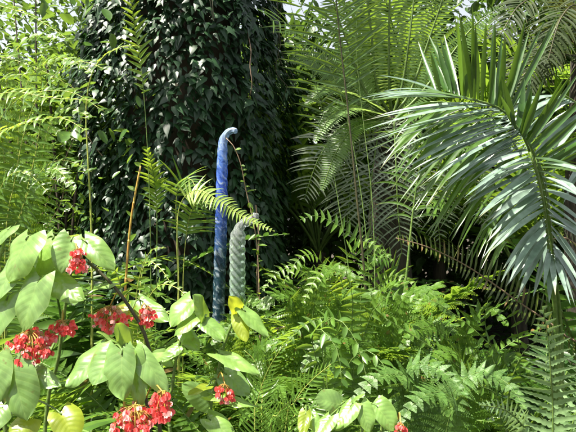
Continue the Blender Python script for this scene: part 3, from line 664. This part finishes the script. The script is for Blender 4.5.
# drooping broad leaflets
hfern('holly fern with broad pale leaflets drooping at the lower middle', (330, 2.6),
      [((328, 400, 2.6), (322, 350, 2.6), (325, 322, 2.55), (340, 320, 2.5), (358, 345, 2.45), (368, 385, 2.4)),
       ((326, 400, 2.6), (316, 360, 2.6), (312, 335, 2.55), (322, 330, 2.45), (338, 352, 2.4), (342, 390, 2.36)),
       ((332, 400, 2.6), (345, 370, 2.6), (362, 350, 2.55), (380, 360, 2.5), (392, 385, 2.45))],
      [M['holly'], M['stem']], **sw(n=12, plen=.080, pw=.026, t0=.35, prof='palm', up=V((0, -.7, .7)), droop=.9, fwd=.5, shape='oval', segs=5, alt=True))
hfern('holly fern with glossy rounded leaflets climbing before the dark hollow', (505, 2.9),
      [((508, 410, 2.9), (510, 372, 2.9), (490, 345, 2.85), (465, 322, 2.85), (440, 305, 2.8), (428, 300, 2.8)),
       ((503, 410, 2.9), (500, 380, 2.9), (490, 350, 2.9), (485, 320, 2.9), (488, 300, 2.85)),
       ((500, 410, 2.85), (480, 385, 2.8), (452, 362, 2.75), (420, 340, 2.7), (385, 318, 2.65)),
       ((507, 410, 2.85), (515, 370, 2.8), (530, 345, 2.75), (552, 340, 2.7))],
      [M['holly'], M['stem']], **sw(n=17, plen=.070, pw=.024, t0=.25, prof='palm', up=V((.3, -.7, .6)), droop=.7, fwd=.4, shape='oval', segs=5, alt=True))
hfern('small fern with curved ladder frond hung before the dark hollow', (520, 3.1),
      [((520, 370, 3.1), (516, 325, 3.1), (508, 300, 3.05), (512, 292, 3.0), (520, 300, 2.95), (522, 318, 2.9))],
      [M['fern'], M['stem']], **sw(n=12, plen=.09, pw=.022, t0=.5, prof='tri', up=V((.3, -.9, .3)), droop=.5))
hfern('big lacy fern arching over the lower right of centre', (430, 2.4),
      [((415, 440, 2.4), (402, 390, 2.4), (412, 366, 2.35), (440, 370, 2.3), (468, 396, 2.2)), ((432, 440, 2.4), (425, 400, 2.4), (405, 376, 2.35), (376, 378, 2.25), (352, 402, 2.2)),
       ((445, 440, 2.3), (455, 405, 2.25), (445, 392, 2.2), (420, 398, 2.1), (398, 424, 2.05)), ((440, 440, 2.4), (455, 390, 2.4), (480, 372, 2.35), (508, 384, 2.3), (526, 410, 2.2))],
      [M['lady'], M['stem']], n=26, plen=.165, pw=.027, prof='tri', t0=.35, up=V((0, -.55, .8)), fwd=.3, lift=.1, droop=.4, bip=14, r0=.004, jit=.15)
hfern('lacy fern with long arching fronds below the dark palm stem', (400, 3.2),
      [((395, 400, 3.2), (392, 340, 3.2), (402, 300, 3.15), (425, 290, 3.05), (452, 316, 2.95)), ((400, 400, 3.2), (412, 345, 3.2), (432, 325, 3.15), (458, 332, 3.05), (476, 360, 2.95)),
       ((390, 400, 3.2), (378, 345, 3.2), (372, 312, 3.15), (385, 288, 3.05), (408, 282, 2.95)), ((392, 400, 3.1), (375, 360, 3.05), (350, 338, 3.0), (322, 345, 2.9), (302, 372, 2.8))],
      [M['fern'], M['stem']], n=23, plen=.21, pw=.04, prof='tri', t0=.35, up=V((0, -.55, .8)), fwd=.3, lift=.1, droop=.4, bip=9, r0=.005, jit=.15)
hfern('sunny lacy fern between the clear reed and the thin palm stalk', (318, 3.6),
      [((316, 380, 3.6), (312, 330, 3.6), (318, 285, 3.55), (335, 268, 3.45), (360, 282, 3.35)), ((312, 380, 3.6), (300, 330, 3.6), (292, 300, 3.55), (275, 295, 3.45), (255, 318, 3.35)),
       ((320, 380, 3.6), (332, 330, 3.6), (345, 300, 3.55), (370, 295, 3.45), (392, 318, 3.35))],
      [M['fern'], M['stem']], n=23, plen=.22, pw=.044, prof='tri', t0=.35, up=V((0, -.6, .75)), fwd=.3, lift=.1, droop=.4, bip=9, r0=.005, jit=.15)
hfern('tall bright fern rising in the gap between ivy and cycad', (342, 3.9),
      [((346, 370, 3.9), (342, 290, 3.9), (350, 252, 3.85), (368, 242, 3.75), (394, 262, 3.65)), ((340, 370, 3.9), (332, 290, 3.9), (318, 258, 3.85), (300, 258, 3.75), (282, 285, 3.65)),
       ((342, 370, 3.8), (344, 300, 3.75), (336, 270, 3.65), (318, 276, 3.5), (302, 305, 3.4)), ((350, 370, 3.85), (366, 310, 3.85), (384, 280, 3.8), (404, 278, 3.7), (424, 300, 3.6)),
       ((338, 370, 4.0), (322, 300, 4.1), (300, 270, 4.1), (278, 272, 4.05), (262, 292, 3.95))],
      [M['fern_sun'], M['stem']], **sw(n=24, plen=.17, pw=.034, t0=.42, prof='tri', up=V((0, -.7, .7)), droop=.6, jit=.22))
# tree fern at the right edge
b0 = P(552, 216, 2.15); b0.z = 0
t = thing('fern', 'tall grey-green fern with one broad upright frond at the lower right edge', 'fern', b0)
for pts, pl in ((((553, 432, 2.15), (551, 380, 2.12), (548, 340, 2.1), (543, 308, 2.06)), .225),
                (((570, 440, 2.2), (585, 400, 2.2), (592, 360, 2.15), (590, 335, 2.1)), .18),
                (((535, 450, 2.2), (522, 425, 2.15), (505, 410, 2.05), (480, 405, 1.95)), .11)):
    hero(t, [b0, *px(*pts)], [M['treefern'], M['stem']], n=25, plen=pl, pw=.032, prof='tri', t0=.40, up=V((-.35, -.85, .4)), fwd=.32, lift=-.02, droop=.25, shape='fernp', segs=15, fold=.12, r0=.006, jit=.1, alt=True)

# seedling comb palms at the bottom centre
b0 = P(268, 216, 2.3); b0.z = 0
t = thing('cycad', 'young cycad with fine pale comb fronds at the bottom centre', 'cycad', b0)
for pts in (((255, 432, 2.3), (258, 400, 2.3), (268, 370, 2.25), (283, 346, 2.2)), ((285, 432, 2.25), (295, 402, 2.2), (310, 382, 2.15), (331, 364, 2.1)),
            ((262, 432, 2.35), (262, 390, 2.4), (255, 362, 2.4), (244, 350, 2.4)), ((270, 440, 2.2), (278, 415, 2.1), (290, 402, 2.0), (305, 398, 1.95)),
            ((290, 432, 2.3), (312, 410, 2.3), (335, 400, 2.3), (350, 404, 2.3))):
    hero(t, [b0, *px(*pts)], [M['holly'], M['stem_pale']], n=30, plen=.105, pw=.008, prof='comb', t0=.4, up=V((-.1, -.8, .6)), fwd=.75, lift=.1, droop=.15, shape='strap', segs=4, r0=.004, jit=.08, curl=.5)

# ================================================================== FILLING FERNS (each its own plant)
FERNS = [
 # label, px, Y, kind, mat, n, L, lift z
 ('dense sword fern between begonias and blue reed', 168, 3.2, 'sword', 'fern', 12, .95),
 ('dark fern at the foot of the ivy left of the reeds', 140, 4.4, 'plume', 'fern_shade', 11, 1.0),
 ('bright fern clump behind the middle begonia stem', 135, 2.9, 'plume', 'fern_sun', 11, .55),
 ('green sword fern growing at the foot of the blue reed', 205, 3.7, 'sword', 'fern', 12, .9),
 ('fern with long arching fronds right of the clear reed', 275, 3.9, 'sword', 'fern', 12, 1.0),
 ('fern clump against the lower right of the ivy trunk', 300, 4.3, 'plume', 'fern', 12, 1.0),
 ('feathery fern under the thin palm stalk', 365, 4.0, 'lady', 'fern', 12, 1.0),
 ('fern of soft bright fronds left of the thin palm stalk', 330, 3.7, 'lady', 'fern', 10, .95),
 ('finely divided lady fern at the bottom right of centre', 425, 2.5, 'lady', 'lady', 11, .62),
 ('second finely divided lady fern, lowest at the right', 470, 2.3, 'lady', 'lady', 10, .55),
 ('lady fern right of the drooping holly fern', 400, 2.9, 'lady', 'lady', 9, .7),
 ('fern with upright fronds behind the drooping holly fern', 345, 3.2, 'plume', 'fern', 10, .85),
 ('low fern below the dark hollow', 455, 3.3, 'lady', 'fern', 10, .5),
 ('fern in the shade below the olive cycad frond', 500, 3.5, 'lady', 'fern', 11, .7),
 ('fern in deep shade under the dry cycad skirt', 430, 4.4, 'plume', 'fern_shade', 10, 1.0),
 ('shaded fern behind the silver palm base', 540, 4.0, 'plume', 'fern_shade', 11, 1.0),
 ('fern behind the right edge frond', 590, 3.3, 'plume', 'fern_shade', 11, 1.2),
 ('fern low at the right corner', 590, 2.0, 'sword', 'fern', 10, .6),
 ('sword fern beneath the young comb cycad', 262, 2.9, 'sword', 'fern', 12, .75),
 ('small fern at the foot of the tall begonia', 205, 2.4, 'sword', 'fern', 11, .7),
 ('sunny fern under the leftmost begonia', 45, 2.6, 'sword', 'fern_sun', 12, .8),
 ('fern left of the lowest pink flowers', 95, 2.3, 'sword', 'fern_sun', 12, .72),
 ('fern below the lowest pink flowers', 150, 2.0, 'sword', 'fern', 11, .5),
 ('tall yellow-green fern behind the left begonia', 20, 3.5, 'plume', 'fern', 12, 1.4),
 ('shaded fern where the left fronds meet the ivy', 70, 4.4, 'plume', 'fern_shade', 12, 1.5),
 ('tall shaded fern at the left edge', -20, 4.6, 'plume', 'fern', 12, 1.7),
 ('fern between the young cycad and the broad-leaved begonia', 310, 2.5, 'sword', 'fern', 11, .6),
 ('fern at the bottom between lady ferns and holly fern', 375, 2.25, 'lady', 'lady', 9, .5),
 ('bright fern right of the thin palm stalk at mid height', 410, 3.6, 'plume', 'fern', 11, .85),
 ('dim fern at the back between ivy and cycad', 330, 5.2, 'plume', 'fern_shade', 11, 1.3),
 ('tall fern at the right foot of the ivy trunk', 305, 4.7, 'plume', 'fern', 12, 1.05),
 ('soft fern rising below the dry cycad skirt', 355, 4.6, 'plume', 'fern', 11, 1.0),
 ('pale fern rising left of the thin palm stalk', 335, 4.1, 'sword', 'fern_sun', 11, 1.0),
 ('fern filling the gap below the clear reed', 240, 3.3, 'plume', 'fern', 11, .8),
 ('fern low behind the left begonia flowers', 85, 3.3, 'plume', 'fern', 12, 1.0),
]
for i, (lab, x, Y, kind, mat, n, L) in enumerate(FERNS):
    p = P(x, 216, Y)
    fern('fern', lab, 'fern', (p.x, Y, -.01), kind, mat, n+2, L*(1.15 if Y < 2.7 else 1.5), seed=100+i)

# areca-like palms rising in the back to close the view
BACKP = [
 ('tall dim palm behind the ferns at the far left', -30, 6.2, 'areca', 'palm_green', 14, 2.4, 1.0),
 ('palm in the gap between ivy trunk and cycad', 318, 6.6, 'areca', 'palm_green', 14, 2.2, 1.2),
 ('tall palm standing behind the cycad', 440, 7.2, 'areca', 'palm_green', 16, 2.6, 1.8),
 ('dim palm behind the silver palm', 520, 5.8, 'areca', 'palm_green', 14, 2.0, .9),
 ('palm at the back beyond the right edge', 610, 6.4, 'areca', 'palm_green', 14, 2.4, 1.4),
 ('sunlit palm behind the left ferns', 50, 7.0, 'areca', 'palm_green', 14, 2.0, 1.6),
]
for i, (lab, x, Y, kind, mat, n, L, tr) in enumerate(BACKP):
    p = P(x, 216, Y)
    fern('palm', lab, 'palm', (p.x, Y, 0), kind, mat, n, L, seed=300+i, trunk=tr, tr=.07)

# ================================================================== SHRUBS AND TREES BEHIND
def bush(name, label, cat, loc, w, h, z0, nclump, per, mat, leaf, seed, trunk_r=.04):
    R = random.Random(seed); t = thing(name, label, cat, loc)
    tops = []; st = MB()
    for k in range(5):
        e = V((R.uniform(-w, w)*.6, R.uniform(-w, w)*.5, z0+h*R.uniform(.4, .9)))
        lp, _ = spline([V((R.uniform(-.05, .05), R.uniform(-.05, .05), 0)), V((e.x*.3, e.y*.3, e.z*.5)), e], 10); st.tube(lp, trunk_r, trunk_r*.3, 0, 6); tops.append(lp)
    st.build('trunk', [M['bark']], t)
    mb = MB()
    for k in range(nclump):
        c = V((R.uniform(-w, w), R.uniform(-w, w)*.7, z0+R.random()**.8*h))
        if (c.x/w)**2*.8+((c.z-z0-h*.5)/(h*.5))**2*.7 > 1.1: continue
        lp = tops[R.randrange(5)]
        sp = R.uniform(.12, .26)
        for i in range(per):
            p = c+V((R.gauss(0, sp), R.gauss(0, sp), R.gauss(0, sp*.8)))
            if p.z < .1: continue
            l = leaf*R.uniform(.7, 1.2)
            mb.blade(p, V((R.uniform(-1, 1), R.uniform(-1, 1), R.uniform(-.9, .4))), V((R.uniform(-.6, .6), R.uniform(-.8, .4), 1)), l, l*R.uniform(.4, .7), .4, .2, 'oval', 4)
    mb.build('crown', [M[mat]], t)
bush('shrub', 'sunlit shrub with rounded pale leaves behind the top left fern', 'shrub', P(38, 216, 4.2)*1-V((0, 0, 1.6)), .6, 2.1, 1.7, 18, 12, 'shrub', .10, 11, .012)
bush('shrub', 'glossy shrub at the left edge beside the ivy trunk', 'shrub', P(65, 216, 5.4)-V((0, 0, 1.6)), .7, 3.2, .4, 110, 26, 'shrub', .075, 12, .02)
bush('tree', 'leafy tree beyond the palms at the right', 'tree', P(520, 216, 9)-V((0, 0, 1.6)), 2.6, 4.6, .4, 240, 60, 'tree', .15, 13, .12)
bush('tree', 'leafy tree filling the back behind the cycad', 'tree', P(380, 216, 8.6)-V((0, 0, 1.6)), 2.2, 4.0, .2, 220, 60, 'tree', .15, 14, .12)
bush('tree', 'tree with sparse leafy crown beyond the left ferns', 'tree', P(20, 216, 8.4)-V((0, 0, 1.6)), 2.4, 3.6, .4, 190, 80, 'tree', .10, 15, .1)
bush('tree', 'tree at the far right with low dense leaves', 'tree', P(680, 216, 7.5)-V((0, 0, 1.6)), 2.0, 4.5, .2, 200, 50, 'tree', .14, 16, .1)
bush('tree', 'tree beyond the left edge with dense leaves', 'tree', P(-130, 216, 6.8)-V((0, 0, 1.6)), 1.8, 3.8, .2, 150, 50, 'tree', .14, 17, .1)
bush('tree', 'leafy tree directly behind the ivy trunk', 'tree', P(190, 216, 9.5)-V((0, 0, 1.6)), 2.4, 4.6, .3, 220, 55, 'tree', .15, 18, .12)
def thicket():
    R = random.Random(21); mb = MB()
    for i in range(26000):
        x = R.uniform(-13, 13); y = R.uniform(8.8, 12.5)
        z = R.random()**1.25*(3.6+1.6*noise.noise(V((x*.5, y*.3, 0)))+(.8 if x > 0 else -.2))
        if noise.noise(V((x*1.1, y*1.1, z*1.1))) < -.3: continue
        l = R.uniform(.14, .26)
        mb.blade(V((x, y, z)), V((R.uniform(-1, 1), R.uniform(-1, 1), R.uniform(-1, .3))), V((R.uniform(-.6, .6), R.uniform(-1, .4), 1)), l, l*.55, .4, .2, 'oval', 3)
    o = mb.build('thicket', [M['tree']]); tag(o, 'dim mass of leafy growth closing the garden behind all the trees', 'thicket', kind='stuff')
thicket()

def ground_cover():
    R = random.Random(31); mb = MB()
    for i in range(15000):
        y = R.uniform(1.6, 9.5); x = R.uniform(-1, 1)*(1.6+y*.75)
        z = R.random()**1.5*.34
        if noise.noise(V((x*1.6, y*1.6, 0))) < -.35: continue
        l = R.uniform(.05, .12)
        mb.blade(V((x, y, z)), V((R.uniform(-1, 1), R.uniform(-1, 1), R.uniform(-.2, .7))), V((R.uniform(-.5, .5), R.uniform(-.7, .3), 1)), l, l*R.uniform(.35, .6), .5, .2, 'oval', 3)
    o = mb.build('ground_cover', [M['fern_shade']]); tag(o, 'low dark leafy ground cover under the ferns', 'ground cover', kind='stuff')
ground_cover()
# ================================================================== BEGONIAS
def wing(mb, base, tip, width, nrm, asym=.25, fold=.12, droop=.12, seed=0, m=0, wave=.06):
    """angel-wing begonia leaf: lopsided heart with a pointed tip, rippled edge"""
    R = random.Random(seed); d = tip-base; L = d.length; d = d/L
    s = d.cross(nrm).normalized(); n = s.cross(d)
    nu, nv = 12, 5; ph = R.uniform(0, 6); rows = []
    for i in range(nu+1):
        u = i/nu
        f = math.sin(math.pi*min(1, .08+u*.92)**.80)**.56*(1 if u < .75 else 1-.22*((u-.75)/.25)**1.6)
        if u == 1: f = 0.0
        row = []
        for j in range(-nv, nv+1):
            v = j/nv; hw = width*.5*(1+asym*(1 if v > 0 else -1))*f
            back = -.20*(1-u)**2.2*abs(v)**1.3*(1+.6*asym*(1 if v > 0 else -1))
            x = (u+back)*L
            z = -droop*L*(u-.25)**2*1.4+abs(v)*hw*fold-abs(v)**3*hw*.22+wave*L*abs(v)**2*math.sin(u*11+ph+(2 if v > 0 else 0))*.5
            z += .035*L*noise.noise(V((u*3+seed, v*1.6, seed*.37)))
            hw *= 1+.07*noise.noise(V((u*5, v, seed*1.7+2)))
            z += .0008*L*math.cos((u-.3*abs(v))*7*2*math.pi)*abs(v)*.6
            row.append(mb.pt(base+d*x+s*(v*hw)+n*z, (u, v)))
        rows.append(row)
    for i in range(nu):
        for j in range(2*nv):
            mb.face((rows[i][j], rows[i][j+1], rows[i+1][j+1], rows[i+1][j]), m)

def begonia(label, base, stems, leaves, flowers, seed, stem_mat='stem', group=None):
    R = random.Random(seed)
    b = P(base[0], 216, base[1]); b.z = 0
    t = thing('begonia', label, 'begonia', b); paths = []
    for st in stems:
        pts = [b-b+V((R.uniform(-.04, .04), R.uniform(-.03, .03), 0))]+[P(*q)-b for q in st]
        pa, _ = spline(pts, 40); paths.append(pa)
        mb = MB(); mb.tube(pa, .0085, .0045, 0, 8)
        for k in range(4, 40, 5):       # cane joints
            mb.tube([pa[k].lerp(pa[k+1], -.10), pa[k].lerp(pa[k+1], .10)], .0095*(1-k/90), .0095*(1-k/90), 0, 8)
        mb.build('stem', [M[stem_mat]], t)
    allp = [p for pa in paths for p in pa[8:]]
    for i, lf in enumerate(leaves):
        (bx, by, tx, ty, w, Y), opt = lf[:6], (lf[6] if len(lf) > 6 else {})
        Y2 = Y+opt.get('dy', -.05)
        B = P(bx, by, Y)-b; T = P(tx, ty, Y2)-b; T = B+(T-B)*.93
        nr = V(opt.get('n', (R.uniform(-.25, .25), -1, R.uniform(.35, .75)))).normalized()+V((-.12, 0, R.uniform(.2, .5)))
        mb = MB(); wing(mb, B, T, w/F*Y*1.08, nr, R.choice((-1, 1))*R.uniform(.05, .2), opt.get('fold', R.uniform(.05, .25)), opt.get('droop', R.uniform(.0, .2)), seed*50+i)
        near = min(allp, key=lambda q: (q-B).length+.6*max(0, q.z-B.z))
        mid = near.lerp(B, .5)+V((0, 0, .012))
        lo = mb.build('leaf', [M[opt.get('mat', 'begonia')]], t)
        mb = MB(); mb.tube(spline([near, mid, B, B.lerp(T, .1)], 8)[0], .0032, .0022, 0, 6); mb.build('petiole', [M['stem']], lo)
    for i, fl in enumerate(flowers):
        cx, cy, rx, ry, Y, n = fl[:6]; c = P(cx, cy, Y)-b
        near = min(allp, key=lambda q: (q-c).length)
        mb = MB(); pm = MB(); top = c+V((0, 0, ry/F*Y*1.0))
        pm.tube(spline([near, near.lerp(top, .5)+V((0, 0, .03)), top], 10)[0], .0028, .0018, 0, 5)
        for k in range(int(n*1.5)):
            a = R.uniform(0, 6.28); rr = math.sqrt(R.random()); ph = R.uniform(-1, 1)
            p = c+V((math.cos(a)*rr*rx*1.02/F*Y, ph*rx/F*Y*.9, math.sin(a)*rr*ry*1.1/F*Y))
            pm.tube([top, top.lerp(p, .6)+V((0, 0, .004)), p], .0009, .0007, 0, 3)
            d0 = V((R.uniform(-.6, .6), R.uniform(-.8, .3), -1)).normalized(); sd = d0.cross(V((R.uniform(-1, 1), -1, R.uniform(-.5, .5)))).normalized()
            l = R.uniform(.010, .018)
            mi = 1 if R.random() < .2 else 0
            fr = sd.cross(d0)
            for q in (-1, 1):                      # two large rounded petals and two narrow ones
                mb.blade(p, d0+sd*(.55*q), fr+sd*(q*.3), l, l*.85, .15, .08, 'oval', 4, mi)
                mb.blade(p, d0*.8+fr*(.7*q), sd, l*.8, l*.45, .2, .1, 'oval', 3, mi)
            if R.random() < .35: mb.blade(p, d0+fr*.4, sd, .006, .004, 0, 0, 'oval', 2, 2)
        fo = mb.build('flower_cluster', [M['petal'], M['petal_pale'], M['stem_pale']], t); pm.build('stalk', [M['stem_red']], fo)
g_, y_ = {'mat': 'begonia_grey'}, {'mat': 'begonia_yellow'}
up_ = {'n': (0, -.35, 1), 'droop': .1}
begonia('leftmost begonia with big leaves and a large drooping red flower cluster', (25, 1.75),
        [((20, 420, 1.75), (22, 350, 1.75), (30, 290, 1.75), (45, 245, 1.75)), ((5, 430, 1.8), (-5, 380, 1.8), (-10, 300, 1.8), (5, 240, 1.8)), ((45, 430, 1.8), (58, 360, 1.8), (66, 300, 1.8), (76, 245, 1.8))],
        [(28, 236, 2, 284, 42, 1.70, {'n': (-.3, -.9, .6), 'droop': .2}), (54, 236, 31, 276, 32, 1.74, {'n': (.1, -.7, .9), 'droop': .25}),
         (72, 238, 60, 275, 26, 1.72, {'mat': 'begonia_grey', 'n': (.3, -1, .1)}), (84, 240, 116, 270, 22, 1.7, {'n': (-.2, -1, .5)}),
         (40, 278, 17, 334, 36, 1.66, {'mat': 'begonia_grey', 'n': (-.1, -1, .5)}),
         (50, 276, 86, 302, 26, 1.72, {'mat': 'begonia', 'n': (0, -.8, .5)}), (16, 262, -8, 305, 26, 1.7, g_), (8, 296, -12, 345, 28, 1.68, g_),
         (12, 362, 24, 426, 36, 1.6, {'mat': 'begonia_grey', 'n': (-.1, -1, .4)}), (-2, 355, -2, 405, 24, 1.6, g_), (20, 364, 64, 386, 22, 1.65, {'mat': 'begonia_grey', 'n': (.0, -.6, .6)}),
         (60, 412, 76, 440, 30, 1.6, {'mat': 'begonia_yellow', 'n': (.1, -.6, .8)}), (30, 418, 8, 440, 26, 1.6, y_), (112, 284, 72, 296, 12, 1.75, {'n': (0, -.25, 1), 'droop': 0.02}),
         (10, 228, -14, 250, 26, 1.8, {'n': (-.3, -.5, .9)}), (62, 236, 88, 240, 16, 1.78, {'n': (0, -.3, 1), 'mat': 'begonia_yellow'}),
         (4, 405, -14, 435, 26, 1.62, g_)],
        [(31, 345, 20, 14, 1.64, 70), (62, 329, 12, 8, 1.68, 26), (77, 260, 9, 11, 1.64, 20)], 1)
begonia('middle begonia on a dark slanting cane with a fan of five long leaves', (165, 1.75),
        [((160, 432, 1.75), (148, 345, 1.75), (128, 305, 1.75), (108, 280, 1.75), (88, 262, 1.75)), ((150, 440, 1.7), (138, 390, 1.7), (126, 355, 1.68), (112, 348, 1.66))],
        [(104, 349, 63, 390, 29, 1.62, {'mat': 'begonia_grey', 'n': (-.2, -1, .5)}), (114, 350, 90, 388, 31, 1.6, {'mat': 'begonia_grey', 'n': (-.1, -1, .5)}),
         (122, 350, 121, 404, 30, 1.58, {'mat': 'begonia_grey', 'n': (0, -1, .45)}), (133, 352, 140, 414, 20, 1.6, {'mat': 'begonia', 'n': (.2, -1, .05)}),
         (137, 350, 172, 395, 22, 1.61, {'mat': 'begonia_grey', 'n': (.2, -.9, .6)}), (146, 360, 174, 352, 13, 1.68, g_), (118, 343, 96, 330, 22, 1.68, {'n': (0, -.5, 1)}),
         (128, 345, 116, 322, 18, 1.7), (140, 300, 172, 322, 18, 1.85, {'mat': 'begonia'}), (130, 306, 106, 322, 14, 1.8, y_), (124, 345, 92, 342, 16, 1.7, {'n': (0, -.3, 1)})],
        [(110, 317, 20, 11, 1.78, 44), (147, 316, 8, 9, 1.76, 20), (135, 417, 20, 12, 1.55, 60), (162, 404, 11, 13, 1.53, 36)], 2, 'stem_dark')
begonia('tall begonia on an upright green cane with yellowing top leaves', (205, 2.0),
        [((209, 432, 2.0), (217, 380, 2.0), (224, 345, 2.0), (236, 315, 2.0)), ((170, 430, 2.0), (172, 390, 2.0), (178, 350, 2.0), (186, 325, 2.0))],
        [(206, 318, 197, 293, 24, 1.95, {'n': (0, -.6, .8)}), (198, 314, 170, 334, 20, 1.95, {'n': (-.2, -.5, .9)}), (203, 322, 226, 340, 20, 1.93, {'n': (.1, -.5, .9)}),
         (192, 300, 168, 328, 26, 1.97, {'n': (-.3, -.9, .6)}), (238, 314, 247, 344, 15, 1.95, {'mat': 'begonia_yellow', 'n': (.1, -1, .2)}),
         (243, 309, 271, 337, 17, 1.95, {'n': (.3, -.6, .7)}), (238, 312, 230, 296, 14, 1.96, y_), (219, 353, 264, 373, 18, 1.9, {'n': (0, -.5, .9)}),
         (224, 372, 252, 394, 22, 2.0, {'mat': 'begonia_grey'}), (212, 395, 262, 405, 14, 1.92, {'n': (0, -.3, 1)}), (210, 402, 182, 382, 22, 2.0, g_),
         (208, 418, 236, 440, 20, 1.9), (172, 360, 152, 352, 16, 2.0, g_), (208, 386, 186, 395, 14, 1.92, {'n': (0, -.3, 1), 'mat': 'begonia_yellow'}),
         (184, 330, 200, 352, 16, 2.0), (180, 345, 160, 362, 14, 2.0)],
        [(225, 392, 9, 8, 1.88, 18)], 3)
begonia('low begonia with broad bright leaves and one pink flower at the bottom edge', (362, 2.0),
        [((362, 432, 2.0), (358, 415, 2.0), (352, 405, 1.98)), ((380, 440, 2.0), (392, 425, 2.0), (398, 420, 1.98)), ((320, 440, 2.0), (312, 420, 2.0), (306, 406, 2.0))],
        [(352, 404, 332, 430, 20, 1.9, {'n': (-.2, -.7, .8)}), (360, 404, 371, 434, 18, 1.9, {'n': (.1, -.9, .6)}), (350, 403, 364, 392, 14, 1.95, {'n': (0, -.5, 1)}),
         (376, 405, 396, 432, 22, 1.95), (340, 405, 314, 398, 22, 1.95, g_), (306, 412, 302, 438, 12, 1.9, y_), (312, 414, 324, 438, 12, 1.92), (385, 400, 372, 420, 16, 1.98, g_),
         (330, 416, 314, 440, 17, 1.85, {'n': (-.1, -.5, .9)})],
        [(401, 429, 6, 5, 1.9, 12)], 4)

# young shoot: yellow-red stem rising before the ivy
b0 = P(124, 216, 2.9); b0.z = 0
t = thing('shoot', 'bare yellow and red shoot rising upright before the ivy', 'plant shoot', b0)
mb = MB(); pa = spline([V((0, 0, 0))]+[P(*q)-b0 for q in ((125, 320, 2.9), (127, 265, 2.9), (131, 220, 2.9), (136, 190, 2.9), (140.5, 166, 2.9))], 30)[0]; mb.tube(pa, .009, .0045, 0, 7)
for k in range(3, 30, 3): mb.tube([pa[k].lerp(pa[k+1], -.15), pa[k], pa[k].lerp(pa[k+1], .15)], .0105-.0002*k, .0105-.0002*k, 0, 7)
mb.build('stem', [M['stem_red']], t)
mb = MB(); R = random.Random(9)
for k in range(10, 31, 2):
    mb.blade(pa[k], V((R.choice((-1, 1))*R.uniform(.5, 1), R.uniform(-.5, .2), R.uniform(0, .8))), V((0, -1, .6)), R.uniform(.03, .07), R.uniform(.015, .028), .3, .2, 'oval', 4)
mb.build('foliage', [M['fern_sun']], t)
# little climber over the blue reed
b0 = P(262, 216, 4.0); b0.z = 0
t = thing('vine', 'thin twining vine with small yellow-green leaves above the clear reed', 'vine', b0)
mb = MB(); pa = spline([V((0, 0, 0))]+[P(*q)-b0 for q in ((260, 330, 4.0), (258, 260, 4.0), (254, 225, 4.0), (246, 190, 4.0), (241, 165, 3.98), (234, 147, 3.98), (226, 138, 4.0))], 60)[0]; mb.tube(pa, .006, .003, 0, 6)
mb.build('stem', [M['stem_brown']], t)
mb = MB()
for k in range(22, 58):
    if R.random() < .75: mb.blade(pa[k], V((R.uniform(-.6, 1), R.uniform(-.7, .2), R.uniform(-.3, .6))), V((0, -.7, .8)), R.uniform(.03, .075), R.uniform(.016, .034), .4, .2, 'oval', 4)
mb.build('foliage', [M['fern_sun']], t)

# ================================================================== LIGHT, SKY, CAMERA
EL, AZ = math.radians(65), math.radians(-116)     # azimuth from +Y (away from the camera) towards +X
S = V((math.sin(AZ)*math.cos(EL), math.cos(AZ)*math.cos(EL), math.sin(EL)))
sd = bpy.data.lights.new('sun', 'SUN'); sd.energy = 5; sd.angle = math.radians(.5); sd.color = (1, .94, .82)
so = bpy.data.objects.new('sun', sd); COL.objects.link(so); so.rotation_euler = S.to_track_quat('Z', 'Y').to_euler(); so.location = S*30
w = bpy.data.worlds.new('World'); scene.world = w; w.use_nodes = True
nt = w.node_tree; bg = nt.nodes['Background']; bg.inputs[1].default_value = .07
sk = nt.nodes.new('ShaderNodeTexSky'); sk.sky_type = 'NISHITA'; sk.sun_disc = False; sk.sun_elevation = EL; sk.sun_rotation = AZ
sk.air_density = 1.2; sk.dust_density = 2.5
hz = nt.nodes.new('ShaderNodeHueSaturation'); hz.inputs['Saturation'].default_value = .32   # thin bright cloud
nt.links.new(sk.outputs[0], hz.inputs['Color']); nt.links.new(hz.outputs[0], bg.inputs[0])
cd = bpy.data.cameras.new('camera'); cam = bpy.data.objects.new('camera', cd); COL.objects.link(cam)
cam.location = (0, 0, CH); cam.rotation_euler = (math.radians(90), 0, 0); cd.sensor_width = 36; cd.lens = 36*F/576; cd.clip_start = .05; cd.clip_end = 500
scene.camera = cam
vs = scene.view_settings; vs.view_transform = 'Standard'; vs.look = 'None'; vs.exposure = 1.85; vs.gamma = 1; vs.use_curve_mapping = False
scene.cycles.max_bounces = 8; scene.cycles.transparent_max_bounces = 8
